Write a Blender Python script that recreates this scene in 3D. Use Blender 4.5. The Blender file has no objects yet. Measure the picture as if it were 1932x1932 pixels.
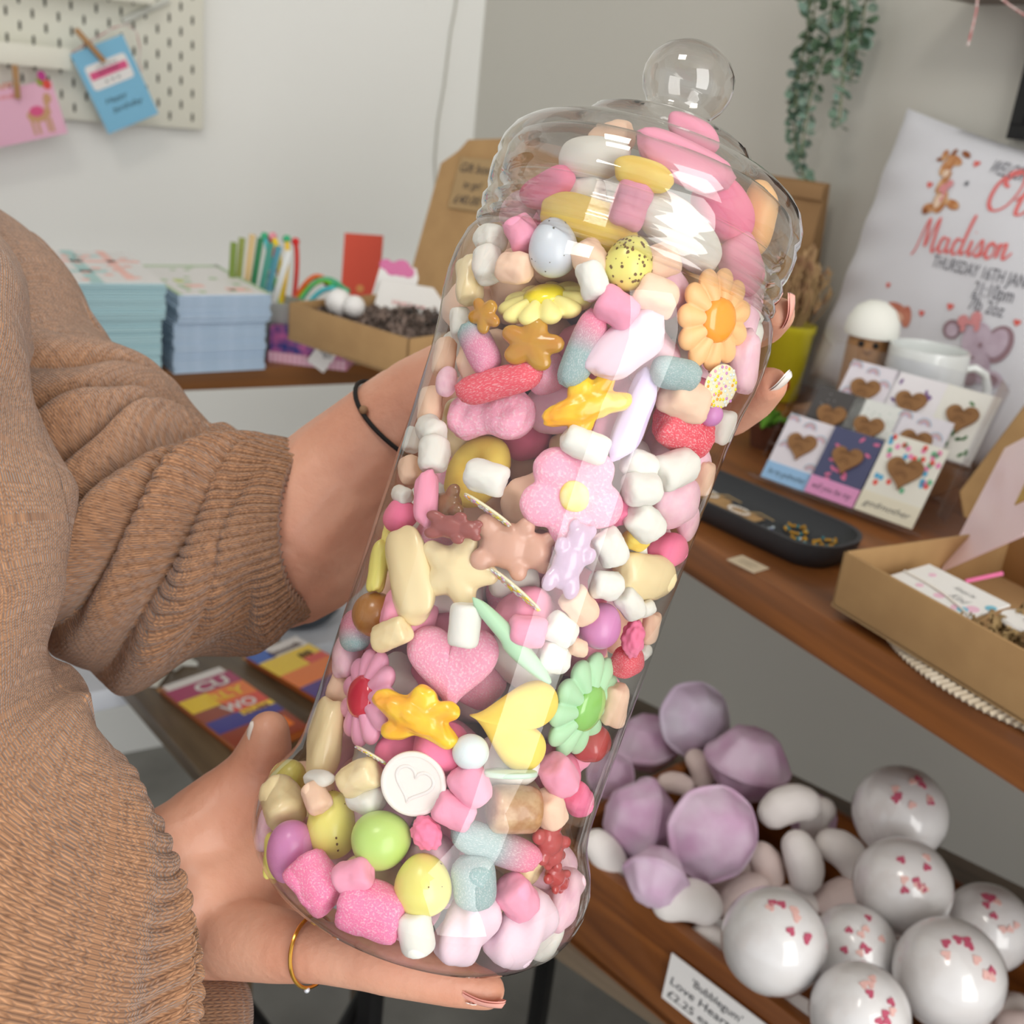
import bpy, bmesh, math, random
from mathutils import Vector, Matrix, noise as mnoise
from math import sin, cos, pi, radians

SC = bpy.context.scene
COL = SC.collection
# ------------------------------------------------------------------ camera
CAM_R = Vector((0.8594147505, -0.5003109672, 0.1053338629))     # camera right
CAM_D = Vector((-0.0975269058, -0.362654763, -0.9268063582))    # camera down
CAM_F = Vector((0.5018912126, 0.7862381694, -0.3604646332))     # camera forward
FPX = 2073.26
EYE = Vector((0, 0, 1.45))
cam_d = bpy.data.cameras.new('camera')
cam = bpy.data.objects.new('camera', cam_d)
COL.objects.link(cam)
m = Matrix((CAM_R, -CAM_D, -CAM_F)).transposed().to_4x4()
m.translation = EYE
cam.matrix_world = m
cam_d.sensor_width = 36
cam_d.lens = 36 * FPX / 1932
cam_d.clip_start = 0.02
cam_d.dof.use_dof = True
cam_d.dof.focus_distance = 0.395
cam_d.dof.aperture_fstop = cam_d.lens / 2.6
SC.camera = cam
# ------------------------------------------------------------------ light
w = bpy.data.worlds.new('world')
SC.world = w
w.use_nodes = True
bg = w.node_tree.nodes['Background']
bg.inputs[0].default_value = (0.93, 0.96, 1.0, 1)
bg.inputs[1].default_value = 0.86


def area(name, loc, target, sx, sy, power, col):
    l = bpy.data.lights.new(name, 'AREA')
    l.shape = 'RECTANGLE'
    l.size, l.size_y, l.energy, l.color = sx, sy, power, col
    o = bpy.data.objects.new(name, l)
    COL.objects.link(o)
    o.location = loc
    o.rotation_euler = (Vector(target) - Vector(loc)).to_track_quat('-Z', 'Y').to_euler()
    return o


area('shop_window_daylight', (0.1, -1.75, 1.75), (0.3, 1.0, 1.3), 1.2, 2.3, 43, (1.0, 0.985, 0.955))
area('added_overhead_light', (-0.35, 0.2, 2.5), (0.2, 0.6, 1.2), 0.35, 0.35, 5, (1.0, 0.95, 0.88))  # added warm light overhead, no such lamp is known here
SC.view_settings.view_transform = 'Standard'
SC.view_settings.look = 'None'
SC.view_settings.gamma = 1
SC.view_settings.use_curve_mapping = False
SC.view_settings.exposure = 0.0
try:
    SC.cycles.use_denoising = True
    SC.cycles.max_bounces = 8
    SC.cycles.transparent_max_bounces = 24
    SC.cycles.caustics_reflective = False
    SC.cycles.caustics_refractive = False
    SC.cycles.sample_clamp_indirect = 6
except Exception:
    pass


# ------------------------------------------------------------------ rays
def ray(px, py):
    return CAM_R * ((px - 966) / FPX) + CAM_D * ((py - 966) / FPX) + CAM_F


def W(px, py, d):
    return EYE + ray(px, py) * d


def onz(px, py, z):
    r = ray(px, py)
    return EYE + r * ((z - EYE.z) / r.z)


def ony(px, py, y):
    r = ray(px, py)
    return EYE + r * (y / r.y)


def onx(px, py, x):
    r = ray(px, py)
    return EYE + r * (x / r.x)


def onplane(px, py, p, n):
    r = ray(px, py)
    return EYE + r * ((p - EYE).dot(n) / r.dot(n))


def depth(p):
    return (p - EYE).dot(CAM_F)


def toward(p, amount):            # a step from p towards the eye side
    return p + (EYE - p).normalized() * amount


# ------------------------------------------------------------------ materials
def lin(c):
    return tuple(((v / 255) / 12.92 if v <= 10 else ((v / 255 + 0.055) / 1.055) ** 2.4) for v in c) + (1,)


MATS = {}


def mat(name, c=(200, 200, 200), rough=0.6, metal=0, coat=0, sss=0, sheen=0, var=None, vscale=8, bump=0, bscale=60,
        trans=0, ior=1.45, stretch=None, vdetail=3, sugar=0, grad=None):
    if name in MATS:
        return MATS[name]
    M = bpy.data.materials.new(name)
    M.use_nodes = True
    nt = M.node_tree
    N, L = nt.nodes, nt.links
    b = N['Principled BSDF']
    b.inputs['Base Color'].default_value = lin(c)
    b.inputs['Roughness'].default_value = rough
    b.inputs['Metallic'].default_value = metal
    b.inputs['IOR'].default_value = ior
    if coat:
        b.inputs['Coat Weight'].default_value = coat
        b.inputs['Coat Roughness'].default_value = 0.12
    if sss:
        b.inputs['Subsurface Weight'].default_value = sss
        b.inputs['Subsurface Radius'].default_value = (1, 0.6, 0.45)
        b.inputs['Subsurface Scale'].default_value = 0.004
    if sheen:
        b.inputs['Sheen Weight'].default_value = sheen
    if trans:
        b.inputs['Transmission Weight'].default_value = trans
    tc = N.new('ShaderNodeTexCoord')
    src = tc.outputs['Object']
    if stretch:
        mp = N.new('ShaderNodeMapping')
        mp.inputs['Scale'].default_value = stretch
        L.new(src, mp.inputs[0])
        src = mp.outputs[0]
    colsock = None
    if grad:                                    # colour change along the thing's own x axis
        sp = N.new('ShaderNodeSeparateXYZ')
        L.new(tc.outputs['Object'], sp.inputs[0])
        mr = N.new('ShaderNodeMapRange')
        mr.inputs[1].default_value, mr.inputs[2].default_value = grad[1], grad[2]
        L.new(sp.outputs[0], mr.inputs[0])
        mx = N.new('ShaderNodeMix')
        mx.data_type = 'RGBA'
        mx.inputs[6].default_value, mx.inputs[7].default_value = lin(c), lin(grad[0])
        L.new(mr.outputs[0], mx.inputs[0])
        colsock = mx.outputs[2]
    if var:
        nz = N.new('ShaderNodeTexNoise')
        nz.inputs['Scale'].default_value = vscale
        nz.inputs['Detail'].default_value = vdetail
        L.new(src, nz.inputs[0])
        cr = N.new('ShaderNodeValToRGB')
        cr.color_ramp.elements[0].position, cr.color_ramp.elements[1].position = 0.36, 0.64
        L.new(nz.outputs[0], cr.inputs[0])
        mx = N.new('ShaderNodeMix')
        mx.data_type = 'RGBA'
        mx.inputs[6].default_value, mx.inputs[7].default_value = lin(c), lin(var)
        if colsock:
            L.new(colsock, mx.inputs[6])
        L.new(cr.outputs[0], mx.inputs[0])
        colsock = mx.outputs[2]
    if sugar:                                   # sugar grains sprinkled over the sweet
        vo = N.new('ShaderNodeTexNoise')
        vo.inputs['Scale'].default_value = sugar
        vo.inputs['Detail'].default_value = 2
        L.new(tc.outputs['Object'], vo.inputs[0])
        cr = N.new('ShaderNodeValToRGB')
        cr.color_ramp.elements[0].position, cr.color_ramp.elements[1].position = 0.5, 0.68
        cr.color_ramp.elements[1].color = (0.36, 0.36, 0.36, 1)
        L.new(vo.outputs[0], cr.inputs[0])
        mx = N.new('ShaderNodeMix')
        mx.data_type = 'RGBA'
        mx.inputs[6].default_value, mx.inputs[7].default_value = lin(c), (0.9, 0.86, 0.86, 1)
        if colsock:
            L.new(colsock, mx.inputs[6])
        L.new(cr.outputs[0], mx.inputs[0])
        colsock = mx.outputs[2]
        bu = N.new('ShaderNodeBump')
        bu.inputs['Strength'].default_value = 0.5
        bu.inputs['Distance'].default_value = 0.0006
        L.new(vo.outputs[0], bu.inputs['Height'])
        L.new(bu.outputs[0], b.inputs['Normal'])
    if colsock:
        L.new(colsock, b.inputs['Base Color'])
    if bump:
        nz = N.new('ShaderNodeTexNoise')
        nz.inputs['Scale'].default_value = bscale
        nz.inputs['Detail'].default_value = 4
        L.new(src, nz.inputs[0])
        bu = N.new('ShaderNodeBump')
        bu.inputs['Strength'].default_value = bump
        bu.inputs['Distance'].default_value = 0.0006 if bscale < 10 else min(0.3 / bscale, 0.002)
        L.new(nz.outputs[0], bu.inputs['Height'])
        L.new(bu.outputs[0], b.inputs['Normal'])
    MATS[name] = M
    return M


def clear_plastic(name, tint=(0.97, 0.965, 0.95), edge=(0.62, 0.6, 0.57), k=1.0, rough=0.02):
    """thin clear wall: lets light through, mirrors more and darkens as the wall is seen edge on"""
    M = bpy.data.materials.new(name)
    M.use_nodes = True
    nt = M.node_tree
    N, L = nt.nodes, nt.links
    N.clear()
    out = N.new('ShaderNodeOutputMaterial')
    geo = N.new('ShaderNodeNewGeometry')
    dot = N.new('ShaderNodeVectorMath')
    dot.operation = 'DOT_PRODUCT'
    L.new(geo.outputs['Normal'], dot.inputs[0])
    L.new(geo.outputs['Incoming'], dot.inputs[1])
    ab = N.new('ShaderNodeMath')
    ab.operation = 'ABSOLUTE'
    L.new(dot.outputs['Value'], ab.inputs[0])
    om = N.new('ShaderNodeMath')
    om.operation = 'SUBTRACT'
    om.inputs[0].default_value = 1
    L.new(ab.outputs[0], om.inputs[1])
    pw = N.new('ShaderNodeMath')
    pw.operation = 'POWER'
    pw.inputs[1].default_value = 4.2
    L.new(om.outputs[0], pw.inputs[0])
    ma = N.new('ShaderNodeMath')
    ma.operation = 'MULTIPLY_ADD'
    ma.use_clamp = True
    ma.inputs[1].default_value = 0.75 * k
    ma.inputs[2].default_value = 0.045 * k
    L.new(pw.outputs[0], ma.inputs[0])
    mx = N.new('ShaderNodeMix')
    mx.data_type = 'RGBA'
    mx.inputs[6].default_value, mx.inputs[7].default_value = tint + (1,), edge + (1,)
    L.new(pw.outputs[0], mx.inputs[0])
    tr = N.new('ShaderNodeBsdfTransparent')
    L.new(mx.outputs[2], tr.inputs[0])
    gl = N.new('ShaderNodeBsdfGlossy')
    gl.inputs['Roughness'].default_value = rough
    gl.inputs['Color'].default_value = (1, 1, 1, 1)
    ms = N.new('ShaderNodeMixShader')
    L.new(ma.outputs[0], ms.inputs[0])
    L.new(tr.outputs[0], ms.inputs[1])
    L.new(gl.outputs[0], ms.inputs[2])
    L.new(ms.outputs[0], out.inputs[0])
    MATS[name] = M
    return M


def wood(name, c1, c2, axis=0, scale=14, rough=0.45, coat=0.15, spread=(0.3, 0.7)):
    if name in MATS:
        return MATS[name]
    M = bpy.data.materials.new(name)
    M.use_nodes = True
    nt = M.node_tree
    N, L = nt.nodes, nt.links
    b = N['Principled BSDF']
    tc = N.new('ShaderNodeTexCoord')
    mp = N.new('ShaderNodeMapping')
    s = [1, 1, 1]
    s[axis] = 0.09
    mp.inputs['Scale'].default_value = s
    L.new(tc.outputs['Object'], mp.inputs[0])
    nz = N.new('ShaderNodeTexNoise')
    nz.inputs['Scale'].default_value = scale
    nz.inputs['Detail'].default_value = 5
    nz.inputs['Distortion'].default_value = 1.6
    L.new(mp.outputs[0], nz.inputs[0])
    cr = N.new('ShaderNodeValToRGB')
    cr.color_ramp.elements[0].position, cr.color_ramp.elements[1].position = spread
    cr.color_ramp.elements[0].color, cr.color_ramp.elements[1].color = lin(c1), lin(c2)
    L.new(nz.outputs[0], cr.inputs[0])
    L.new(cr.outputs[0], b.inputs['Base Color'])
    b.inputs['Roughness'].default_value = rough
    b.inputs['Coat Weight'].default_value = coat
    MATS[name] = M
    return M


# ------------------------------------------------------------------ geometry as (verts, faces)
def g_box(sx, sy, sz, c=(0, 0, 0), bev=0.0, seg=2):
    bm = bmesh.new()
    bmesh.ops.create_cube(bm, size=1)
    for v in bm.verts:
        v.co = Vector((v.co.x * sx, v.co.y * sy, v.co.z * sz))
    if bev:
        bmesh.ops.bevel(bm, geom=bm.edges[:], offset=bev, segments=seg, affect='EDGES', profile=0.5)
    for v in bm.verts:
        v.co += Vector(c)
    return from_bm(bm)


def from_bm(bm):
    bm.verts.ensure_lookup_table()
    for i, v in enumerate(bm.verts):
        v.index = i
    r = ([v.co.copy() for v in bm.verts], [[v.index for v in f.verts] for f in bm.faces])
    bm.free()
    return r


def g_join(*gs):
    V, F = [], []
    for v, f in gs:
        o = len(V)
        V += v
        F += [[i + o for i in q] for q in f]
    return V, F


def g_move(g, mtx):
    if not isinstance(mtx, Matrix):
        mtx = Matrix.Translation(Vector(mtx))
    return [mtx @ Vector(v) for v in g[0]], g[1]


def g_ico(r=1, c=(0, 0, 0), sub=3, s=(1, 1, 1)):
    bm = bmesh.new()
    bmesh.ops.create_icosphere(bm, subdivisions=sub, radius=r)
    for v in bm.verts:
        v.co = Vector((v.co.x * s[0] + c[0], v.co.y * s[1] + c[1], v.co.z * s[2] + c[2]))
    return from_bm(bm)


def g_lathe(prof, n=48, cap=True):
    """prof = [(r, z)...]; axis z"""
    V, F, rows = [], [], []
    for r, z in prof:
        if r < 1e-6:
            rows.append([len(V)])
            V.append(Vector((0, 0, z)))
        else:
            rows.append(list(range(len(V), len(V) + n)))
            V += [Vector((r * cos(2 * pi * k / n), r * sin(2 * pi * k / n), z)) for k in range(n)]
    for a, b in zip(rows, rows[1:]):
        for k in range(n):
            k2 = (k + 1) % n
            if len(a) == 1 and len(b) == 1:
                continue
            if len(a) == 1:
                F.append([a[0], b[k2], b[k]])
            elif len(b) == 1:
                F.append([a[k], a[k2], b[0]])
            else:
                F.append([a[k], a[k2], b[k2], b[k]])
    return V, F


def g_tube(pts, r, n=8, closed=False):
    pts = [Vector(p) for p in pts]
    rr = r if isinstance(r, (list, tuple)) else [r] * len(pts)
    V, F = [], []
    up = Vector((0, 0, 1))
    N = len(pts)
    prev = None
    for i, p in enumerate(pts):
        a = pts[(i - 1) % N] if closed or i > 0 else p
        b = pts[(i + 1) % N] if closed or i < N - 1 else p
        t = (b - a).normalized()
        if prev is None:
            u = t.cross(up)
            if u.length < 0.05:
                u = t.cross(Vector((1, 0, 0)))
        else:
            u = prev - t * prev.dot(t)
        u.normalize()
        prev = u
        v = t.cross(u)
        for k in range(n):
            q = 2 * pi * k / n
            V.append(p + (u * cos(q) + v * sin(q)) * rr[i])
    for i in range(N if closed else N - 1):
        j = (i + 1) % N
        for k in range(n):
            k2 = (k + 1) % n
            F.append([i * n + k, i * n + k2, j * n + k2, j * n + k])
    if not closed:
        F.append(list(range(n))[::-1])
        F.append([(N - 1) * n + k for k in range(n)])
    return V, F


def g_prism(poly, h, z0=0.0):
    n = len(poly)
    V = [Vector((x, y, z0)) for x, y in poly] + [Vector((x, y, z0 + h)) for x, y in poly]
    F = [list(range(n))[::-1], [n + i for i in range(n)]]
    F += [[i, (i + 1) % n, n + (i + 1) % n, n + i] for i in range(n)]
    return V, F


def circle_pts(r, n=20, cx=0, cy=0, ry=None, a0=0):
    ry = r if ry is None else ry
    return [(cx + r * cos(a0 + 2 * pi * k / n), cy + ry * sin(a0 + 2 * pi * k / n)) for k in range(n)]


def heart_pts(s, n=36, cx=0, cy=0, rot=0):
    o = []
    for k in range(n):
        t = 2 * pi * k / n
        x = 16 * sin(t) ** 3
        y = 13 * cos(t) - 5 * cos(2 * t) - 2 * cos(3 * t) - cos(4 * t)
        x, y = x / 17 * s, y / 17 * s
        o.append((cx + x * cos(rot) - y * sin(rot), cy + x * sin(rot) + y * cos(rot)))
    return o[::-1]


def rrect(wd, hd, r, n=5):
    o = []
    for cx, cy, a in ((wd / 2 - r, hd / 2 - r, 0), (-wd / 2 + r, hd / 2 - r, 90), (-wd / 2 + r, -hd / 2 + r, 180),
                      (wd / 2 - r, -hd / 2 + r, 270)):
        for k in range(n + 1):
            q = radians(a + 90 * k / n)
            o.append((cx + r * cos(q), cy + r * sin(q)))
    return o


# ------------------------------------------------------------------ objects
def link(o, parent=None, mtx=None):
    COL.objects.link(o)
    if parent is not None:
        o.parent = parent
    if mtx is not None:
        if parent is None:
            o.matrix_world = mtx
        else:
            o.matrix_basis = mtx
    return o


def mesh_from(name, g, material, smooth=True, sharp=35):
    me = bpy.data.meshes.new(name)
    me.from_pydata([tuple(v) for v in g[0]], [], g[1])
    me.update()
    if material:
        me.materials.append(material)
    if smooth:
        me.polygons.foreach_set('use_smooth', [True] * len(me.polygons))
        if sharp:
            try:
                me.set_sharp_from_angle(angle=radians(sharp))
            except Exception:
                pass
    return me


def mk(name, g, material, parent=None, mtx=None, smooth=True, sharp=35, label=None):
    o = bpy.data.objects.new(name, mesh_from(name, g, material, smooth, sharp))
    if mtx is not None and not isinstance(mtx, Matrix):
        mtx = Matrix.Translation(Vector(mtx))
    link(o, parent, mtx)
    if label:
        o['label'] = label
    return o


def tag(o, label, cat, group=None):
    o['label'], o['category'] = label, cat
    if group:
        o['group'] = group
    return o


def thing(name, label, cat, mtx, group=None):
    o = bpy.data.objects.new(name, None)
    o.empty_display_size = 0.02
    if not isinstance(mtx, Matrix):
        mtx = Matrix.Translation(Vector(mtx))
    link(o, None, mtx)
    return tag(o, label, cat, group)


def struct(name, g, material, mtx=None):
    o = mk(name, g, material, None, mtx)
    o['kind'] = 'structure'
    return o


def frame(o, x, z=(0, 0, 1)):
    """matrix with origin o, x axis along x, z axis as close to z as possible"""
    x = Vector(x).normalized()
    z = Vector(z)
    z = (z - x * z.dot(x)).normalized()
    y = z.cross(x)
    mm = Matrix((x, y, z)).transposed().to_4x4()
    mm.translation = Vector(o)
    return mm


def g_text(s, size=1.0, shear=0.0, align='LEFT', extrude=0.0, space=1.0, bold=0.0):
    cu = bpy.data.curves.new('t', 'FONT')
    cu.body = s
    cu.size = size
    cu.shear = shear
    cu.align_x = align
    cu.extrude = extrude
    cu.offset = bold
    cu.space_character = space
    cu.resolution_u = 3
    o = bpy.data.objects.new('t', cu)
    COL.objects.link(o)
    dg = bpy.context.evaluated_depsgraph_get()
    me = bpy.data.meshes.new_from_object(o.evaluated_get(dg))
    V = [v.co.copy() for v in me.vertices]
    F = [list(p.vertices) for p in me.polygons]
    bpy.data.objects.remove(o)
    bpy.data.meshes.remove(me)
    return V, F


def g_text_fit(s, width, height=None, **k):
    """text scaled to the given width (and cap height), starting at 0,0"""
    V, F = g_text(s, 1.0, **k)
    x0, x1 = min(v.x for v in V), max(v.x for v in V)
    y1 = max(v.y for v in V)
    sx = width / (x1 - x0)
    sy = height / y1 if height else sx
    return [Vector(((v.x - x0) * sx, v.y * sy, v.z)) for v in V], F


def remeshed(g, voxel, smooth=2, factor=0.5):
    me = bpy.data.meshes.new('tmp')
    me.from_pydata([tuple(v) for v in g[0]], [], g[1])
    o = bpy.data.objects.new('tmp', me)
    COL.objects.link(o)
    r = o.modifiers.new('r', 'REMESH')
    r.mode = 'VOXEL'
    r.voxel_size = voxel
    s = o.modifiers.new('s', 'SMOOTH')
    s.iterations = smooth
    s.factor = factor
    dg = bpy.context.evaluated_depsgraph_get()
    me2 = bpy.data.meshes.new_from_object(o.evaluated_get(dg))
    V = [v.co.copy() for v in me2.vertices]
    F = [list(p.vertices) for p in me2.polygons]
    bpy.data.objects.remove(o)
    bpy.data.meshes.remove(me2)
    return V, F


def g_chain(pts, step=0.35):
    """pts = [(Vector, r)...] -> overlapping spheres and cones, to be remeshed into one limb"""
    gs = []
    for (a, ra), (b, rb) in zip(pts, pts[1:]):
        a, b = Vector(a), Vector(b)
        d = b - a
        n = 14
        x = d.cross(Vector((0.3, 0.5, 0.81))).normalized()
        y = d.normalized().cross(x)
        V = [a + (x * cos(2 * pi * k / n) + y * sin(2 * pi * k / n)) * ra for k in range(n)]
        V += [b + (x * cos(2 * pi * k / n) + y * sin(2 * pi * k / n)) * rb for k in range(n)]
        F = [[k, (k + 1) % n, n + (k + 1) % n, n + k] for k in range(n)] + [list(range(n))[::-1], [n + k for k in range(n)]]
        gs.append((V, F))
        gs.append(g_ico(ra, a, 2))
    gs.append(g_ico(pts[-1][1], Vector(pts[-1][0]), 2))
    return g_join(*gs)


RND = random.Random(7)


def bumpy(g, amp, freq, seed=0):
    off = Vector((seed * 7.31, seed * 3.17, seed * 1.7))
    return [v * (1 + amp * mnoise.noise(v * freq + off)) for v in g[0]], g[1]
# ================================================================== THE SETTING
WX, WY = 1.16, 2.13           # right wall plane, back wall plane
ZR, ZL = 1.10, 1.09           # shelf tops
M_wall = mat('wall_paint', (249, 249, 245), 0.85, bump=0.06, bscale=180)
M_wallr = mat('wall_paint_grey', (206, 203, 194), 0.85, bump=0.06, bscale=180)
struct('wall_back', g_box(4.2, 0.1, 2.7, (-0.9, WY + 0.05, 1.35)), M_wall)
struct('wall_right', g_box(0.1, 4.0, 2.7, (WX + 0.05, 0.13, 1.35)), M_wallr)
struct('floor', g_box(4.6, 4.6, 0.1, (-0.9, 0.1, -0.05)),
       mat('concrete_floor', (150, 148, 142), 0.75, var=(128, 126, 121), vscale=5, vdetail=8, bump=0.1, bscale=30))
struct('ceiling', g_box(4.2, 4.2, 0.1, (-0.9, 0.2, 2.75)), M_wall)

M_shelf = wood('shelf_wood_long', (92, 52, 22), (152, 92, 42), axis=1, scale=16)
M_shelfx = wood('shelf_wood_cross', (100, 62, 28), (146, 94, 46), axis=0, scale=16)
# the L of two wooden shelves
s = mk('wooden_shelf', g_box(0.543, 1.79, 0.037, (0.617 + 0.2715, 0.715, ZR - 0.0185), 0.003), M_shelf)
tag(s, 'thick stained wooden shelf along the grey wall, carrying the pillow and mug', 'shelf', 'wooden shelves')
s = mk('wooden_shelf', g_box(1.75, 0.31, 0.027, (-0.2605, 1.3 + 0.155, ZL - 0.0135), 0.003), M_shelfx)
tag(s, 'wooden shelf under the pegboard with the blue card stacks', 'shelf', 'wooden shelves')

# ------------------------------------------------------------------ pegboard with rails
M_white = mat('cream_metal', (238, 236, 222), 0.45)
M_hole = mat('slot_dark', (70, 68, 58), 0.9)
pr_ = ony(383, 245, WY - 0.03)
pb = thing('pegboard', 'cream white pegboard with rows of small slots on the white wall', 'pegboard', (pr_.x, WY - 0.03, pr_.z))
PWd, PHt = 0.76, 0.76


def pegboard():
    bm = bmesh.new()
    # board outline runs left (-x) and up from its bottom right corner
    V, F = g_box(PWd, 0.006, PHt, (-PWd / 2, 0, PHt / 2), 0.002)
    holes = []
    nx, nz = int(PWd / 0.02) - 1, int(PHt / 0.02) - 1
    for i in range(nx):
        for j in range(nz):
            if (i + j) % 2 == 0:
                x, z = -0.02 - i * 0.02, 0.02 + j * 0.02
                pts = [(x + a * 0.0022, z + b * 0.0070) for a, b in ((-1, -.7), (-.5, -1), (.5, -1), (1, -.7), (1, .7), (.5, 1), (-.5, 1), (-1, .7))]
                holes.append((([Vector((p, -0.0035, q)) for p, q in pts]), [list(range(8))]))
    return (V, F), g_join(*holes)


gb_, gh_ = pegboard()
mk('board', gb_, M_white, pb)
mk('slots', gh_, M_hole, pb, smooth=False)
mk('edge_rim', g_join(g_box(0.005, 0.018, PHt, (-0.0025, 0.008, PHt / 2)), g_box(PWd, 0.018, 0.005, (-PWd / 2, 0.008, 0.0025))), M_white, pb)


def peg_shelf(px0, py0, hpx, label, px1=-260):
    y = WY - 0.09
    a, b = ony(px1, py0 - 0.085 * (px0 - px1), y), ony(px0, py0, y)
    ln = b.x - a.x
    h = hpx * depth(b) / FPX
    o = thing('pegboard_shelf', label, 'shelf', (b.x, y, b.z), 'shallow shelves on the pegboard')
    mk('front_lip', g_box(ln, 0.004, h, (-ln / 2, 0, -h / 2), 0.001), M_white, o)
    mk('tray', g_box(ln, 0.05, 0.003, (-ln / 2, 0.026, -h + 0.002)), M_white, o)
    return b.z


peg_shelf(133, 92, 38, 'lower white shelf on the pegboard, clipping the blue and pink cards')
peg_shelf(292, -30, 36, 'upper white shelf on the pegboard at the top of the photo')

M_peg = mat('clothes_peg_wood', (176, 132, 84), 0.6)
M_ink = mat('ink_dark', (48, 50, 58), 0.8)
M_pink = mat('print_pink', (224, 92, 140), 0.7)
M_cardw = mat('card_white', (236, 234, 232), 0.6)
# blue birthday card hanging tilted
yv = WY - 0.105
c0, c1 = ony(205, 253, yv), ony(299, 214, yv)       # bottom left, bottom right
c2 = ony(131, 103, yv)
wv, hv = (c1 - c0).length, (c2 - c0).length
card = thing('birthday_card', 'light blue tilted birthday card with a pink and white label, hung from a wooden peg', 'card', frame(c0, c1 - c0, (0, -1, 0)))
M_cb = mat('card_blue', (128, 190, 222), 0.55)
# local: x along bottom edge, z towards room, y = z cross x
sgn = 1 if (frame(c0, c1 - c0, (0, -1, 0)).to_3x3() @ Vector((0, 1, 0))).dot(c2 - c0) > 0 else -1
mk('card_body', g_box(wv, hv, 0.0015, (wv / 2, sgn * hv / 2, 0)), M_cb, card)
mk('label_panel', g_prism([(x + wv * 0.5, y + hv * 0.66) for x, y in rrect(wv * 0.78, hv * 0.3, 0.006)], 0.0008, 0.001), M_cardw, card)
mk('label_stripe', g_box(wv * 0.7, hv * 0.09, 0.0006, (wv * 0.5, hv * 0.68, 0.0022)), M_pink, card)
mk('lettering', g_join(g_move(g_text_fit('Happy', wv * 0.42, 0.008, shear=0.3), (wv * 0.2, hv * 0.33, 0.0012)),
                       g_move(g_text_fit('birthday', wv * 0.58, 0.009, shear=0.3), (wv * 0.26, hv * 0.2, 0.0012)),
                       g_move(g_text_fit('NATIONAL', wv * 0.4, 0.006), (wv * 0.3, hv * 0.67, 0.0027)),
                       g_move(g_text_fit('with love', wv * 0.4, 0.004), (wv * 0.3, hv * 0.745, 0.0022)),
                       g_move(g_text_fit('x x x', wv * 0.3, 0.004), (wv * 0.35, hv * 0.56, 0.0022))), M_ink, card, smooth=False)


def clothes_peg(pa, pb_, label):
    L = (pb_ - pa).length
    o = thing('clothes_peg', label, 'peg', frame(pa, pb_ - pa, (0, -1, 0)), 'wooden clothes pegs on the pegboard')
    mk('prong', g_box(L, 0.008, 0.004, (L / 2, 0, 0.007), 0.001), M_peg, o)
    mk('prong', g_box(L, 0.008, 0.004, (L / 2, 0, 0.001), 0.001), M_peg, o)
    mk('spring', g_tube([(L * 0.45, 0.006 * sin(t), 0.004 + 0.005 * cos(t)) for t in [k * 0.7 for k in range(10)]], 0.0007, 5), mat('steel', (150, 150, 150), 0.3, 1), o)


clothes_peg(ony(142, 55, yv - 0.006), ony(196, 116, yv - 0.006), 'wooden peg gripping the blue birthday card')
clothes_peg(ony(27, 122, yv - 0.006), ony(33, 186, yv - 0.006), 'wooden peg gripping the pink card with the animal')
# string loop from the blue card
pts = [ony(x, y, yv + 0.01) for x, y in ((135, 100), (175, 75), (215, 52), (240, 45), (258, 62), (264, 90), (262, 118), (268, 135))]
tag(mk('twine_loop', g_tube(pts, 0.0012, 6), mat('twine_red', (190, 110, 110), 0.9, var=(225, 210, 205), vscale=160)),
    'red and white twine looping behind the blue birthday card', 'twine')
# pink card
c0, c1, c2 = ony(-60, 290, yv), ony(128, 251, yv), ony(100, 150, yv)
wv, hv = (c1 - c0).length, (c2 - c1).length
card = thing('greeting_card', 'pink greeting card with a white animal drawing and balloons, cut by the photo edge', 'card', frame(c0, c1 - c0, (0, -1, 0)))
mk('card_body', g_box(wv, hv, 0.0015, (wv / 2, hv / 2, 0)), mat('card_pink', (236, 182, 206), 0.55), card)
bx = wv * 0.55
mk('animal_print', g_join(g_prism(circle_pts(0.018, 20, bx + 0.035, 0.036, 0.011), 0.0006, 0.001), g_prism(circle_pts(0.006, 16, bx + 0.056, 0.058, 0.008), 0.0006, 0.001),
                          *[g_box(0.004, 0.022, 0.0006, (bx + q, 0.018, 0.0012)) for q in (0.022, 0.03, 0.045, 0.051)],
                          g_box(0.006, 0.025, 0.0006, (bx + 0.052, 0.046, 0.0012))), mat('print_tan', (206, 160, 120), 0.7), card, smooth=False)
mk('saddle_print', g_prism(circle_pts(0.011, 16, bx + 0.034, 0.042, 0.008), 0.0006, 0.0017), M_pink, card)
for q, (xx, yy) in enumerate(((0.062, 0.084), (0.070, 0.078), (0.066, 0.092))):
    mk('balloon_print', g_prism(circle_pts(0.0065, 16, bx + xx - 0.008, yy, 0.0075), 0.0006, 0.001 + q * 0.0002),
       [mat('print_olive', (150, 160, 60), 0.7), mat('print_red', (224, 80, 70), 0.7), mat('print_magenta', (190, 60, 140), 0.7)][q], card)
mk('lettering', g_join(g_move(g_text_fit('HAPPY', 0.045, 0.009), (bx - 0.055 + 0.03, 0.082, 0.001)), g_move(g_text_fit('Birthday', 0.045, 0.007, shear=0.3), (bx - 0.028, 0.068, 0.001))),
   mat('print_coral', (222, 110, 90), 0.7), card, smooth=False)
# thin ribs of clear label holder
for k, q in enumerate(((232, 40, 318, 0),)):
    a, b = ony(q[0], q[1], WY - 0.045), ony(q[2], q[3], WY - 0.045)
    tag(mk('clear_hook', g_tube([a, b], 0.006, 8), mat('clear_hook', (215, 216, 208), 0.25)), 'pale diagonal arm standing off the pegboard above the blue card', 'hook')
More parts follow.
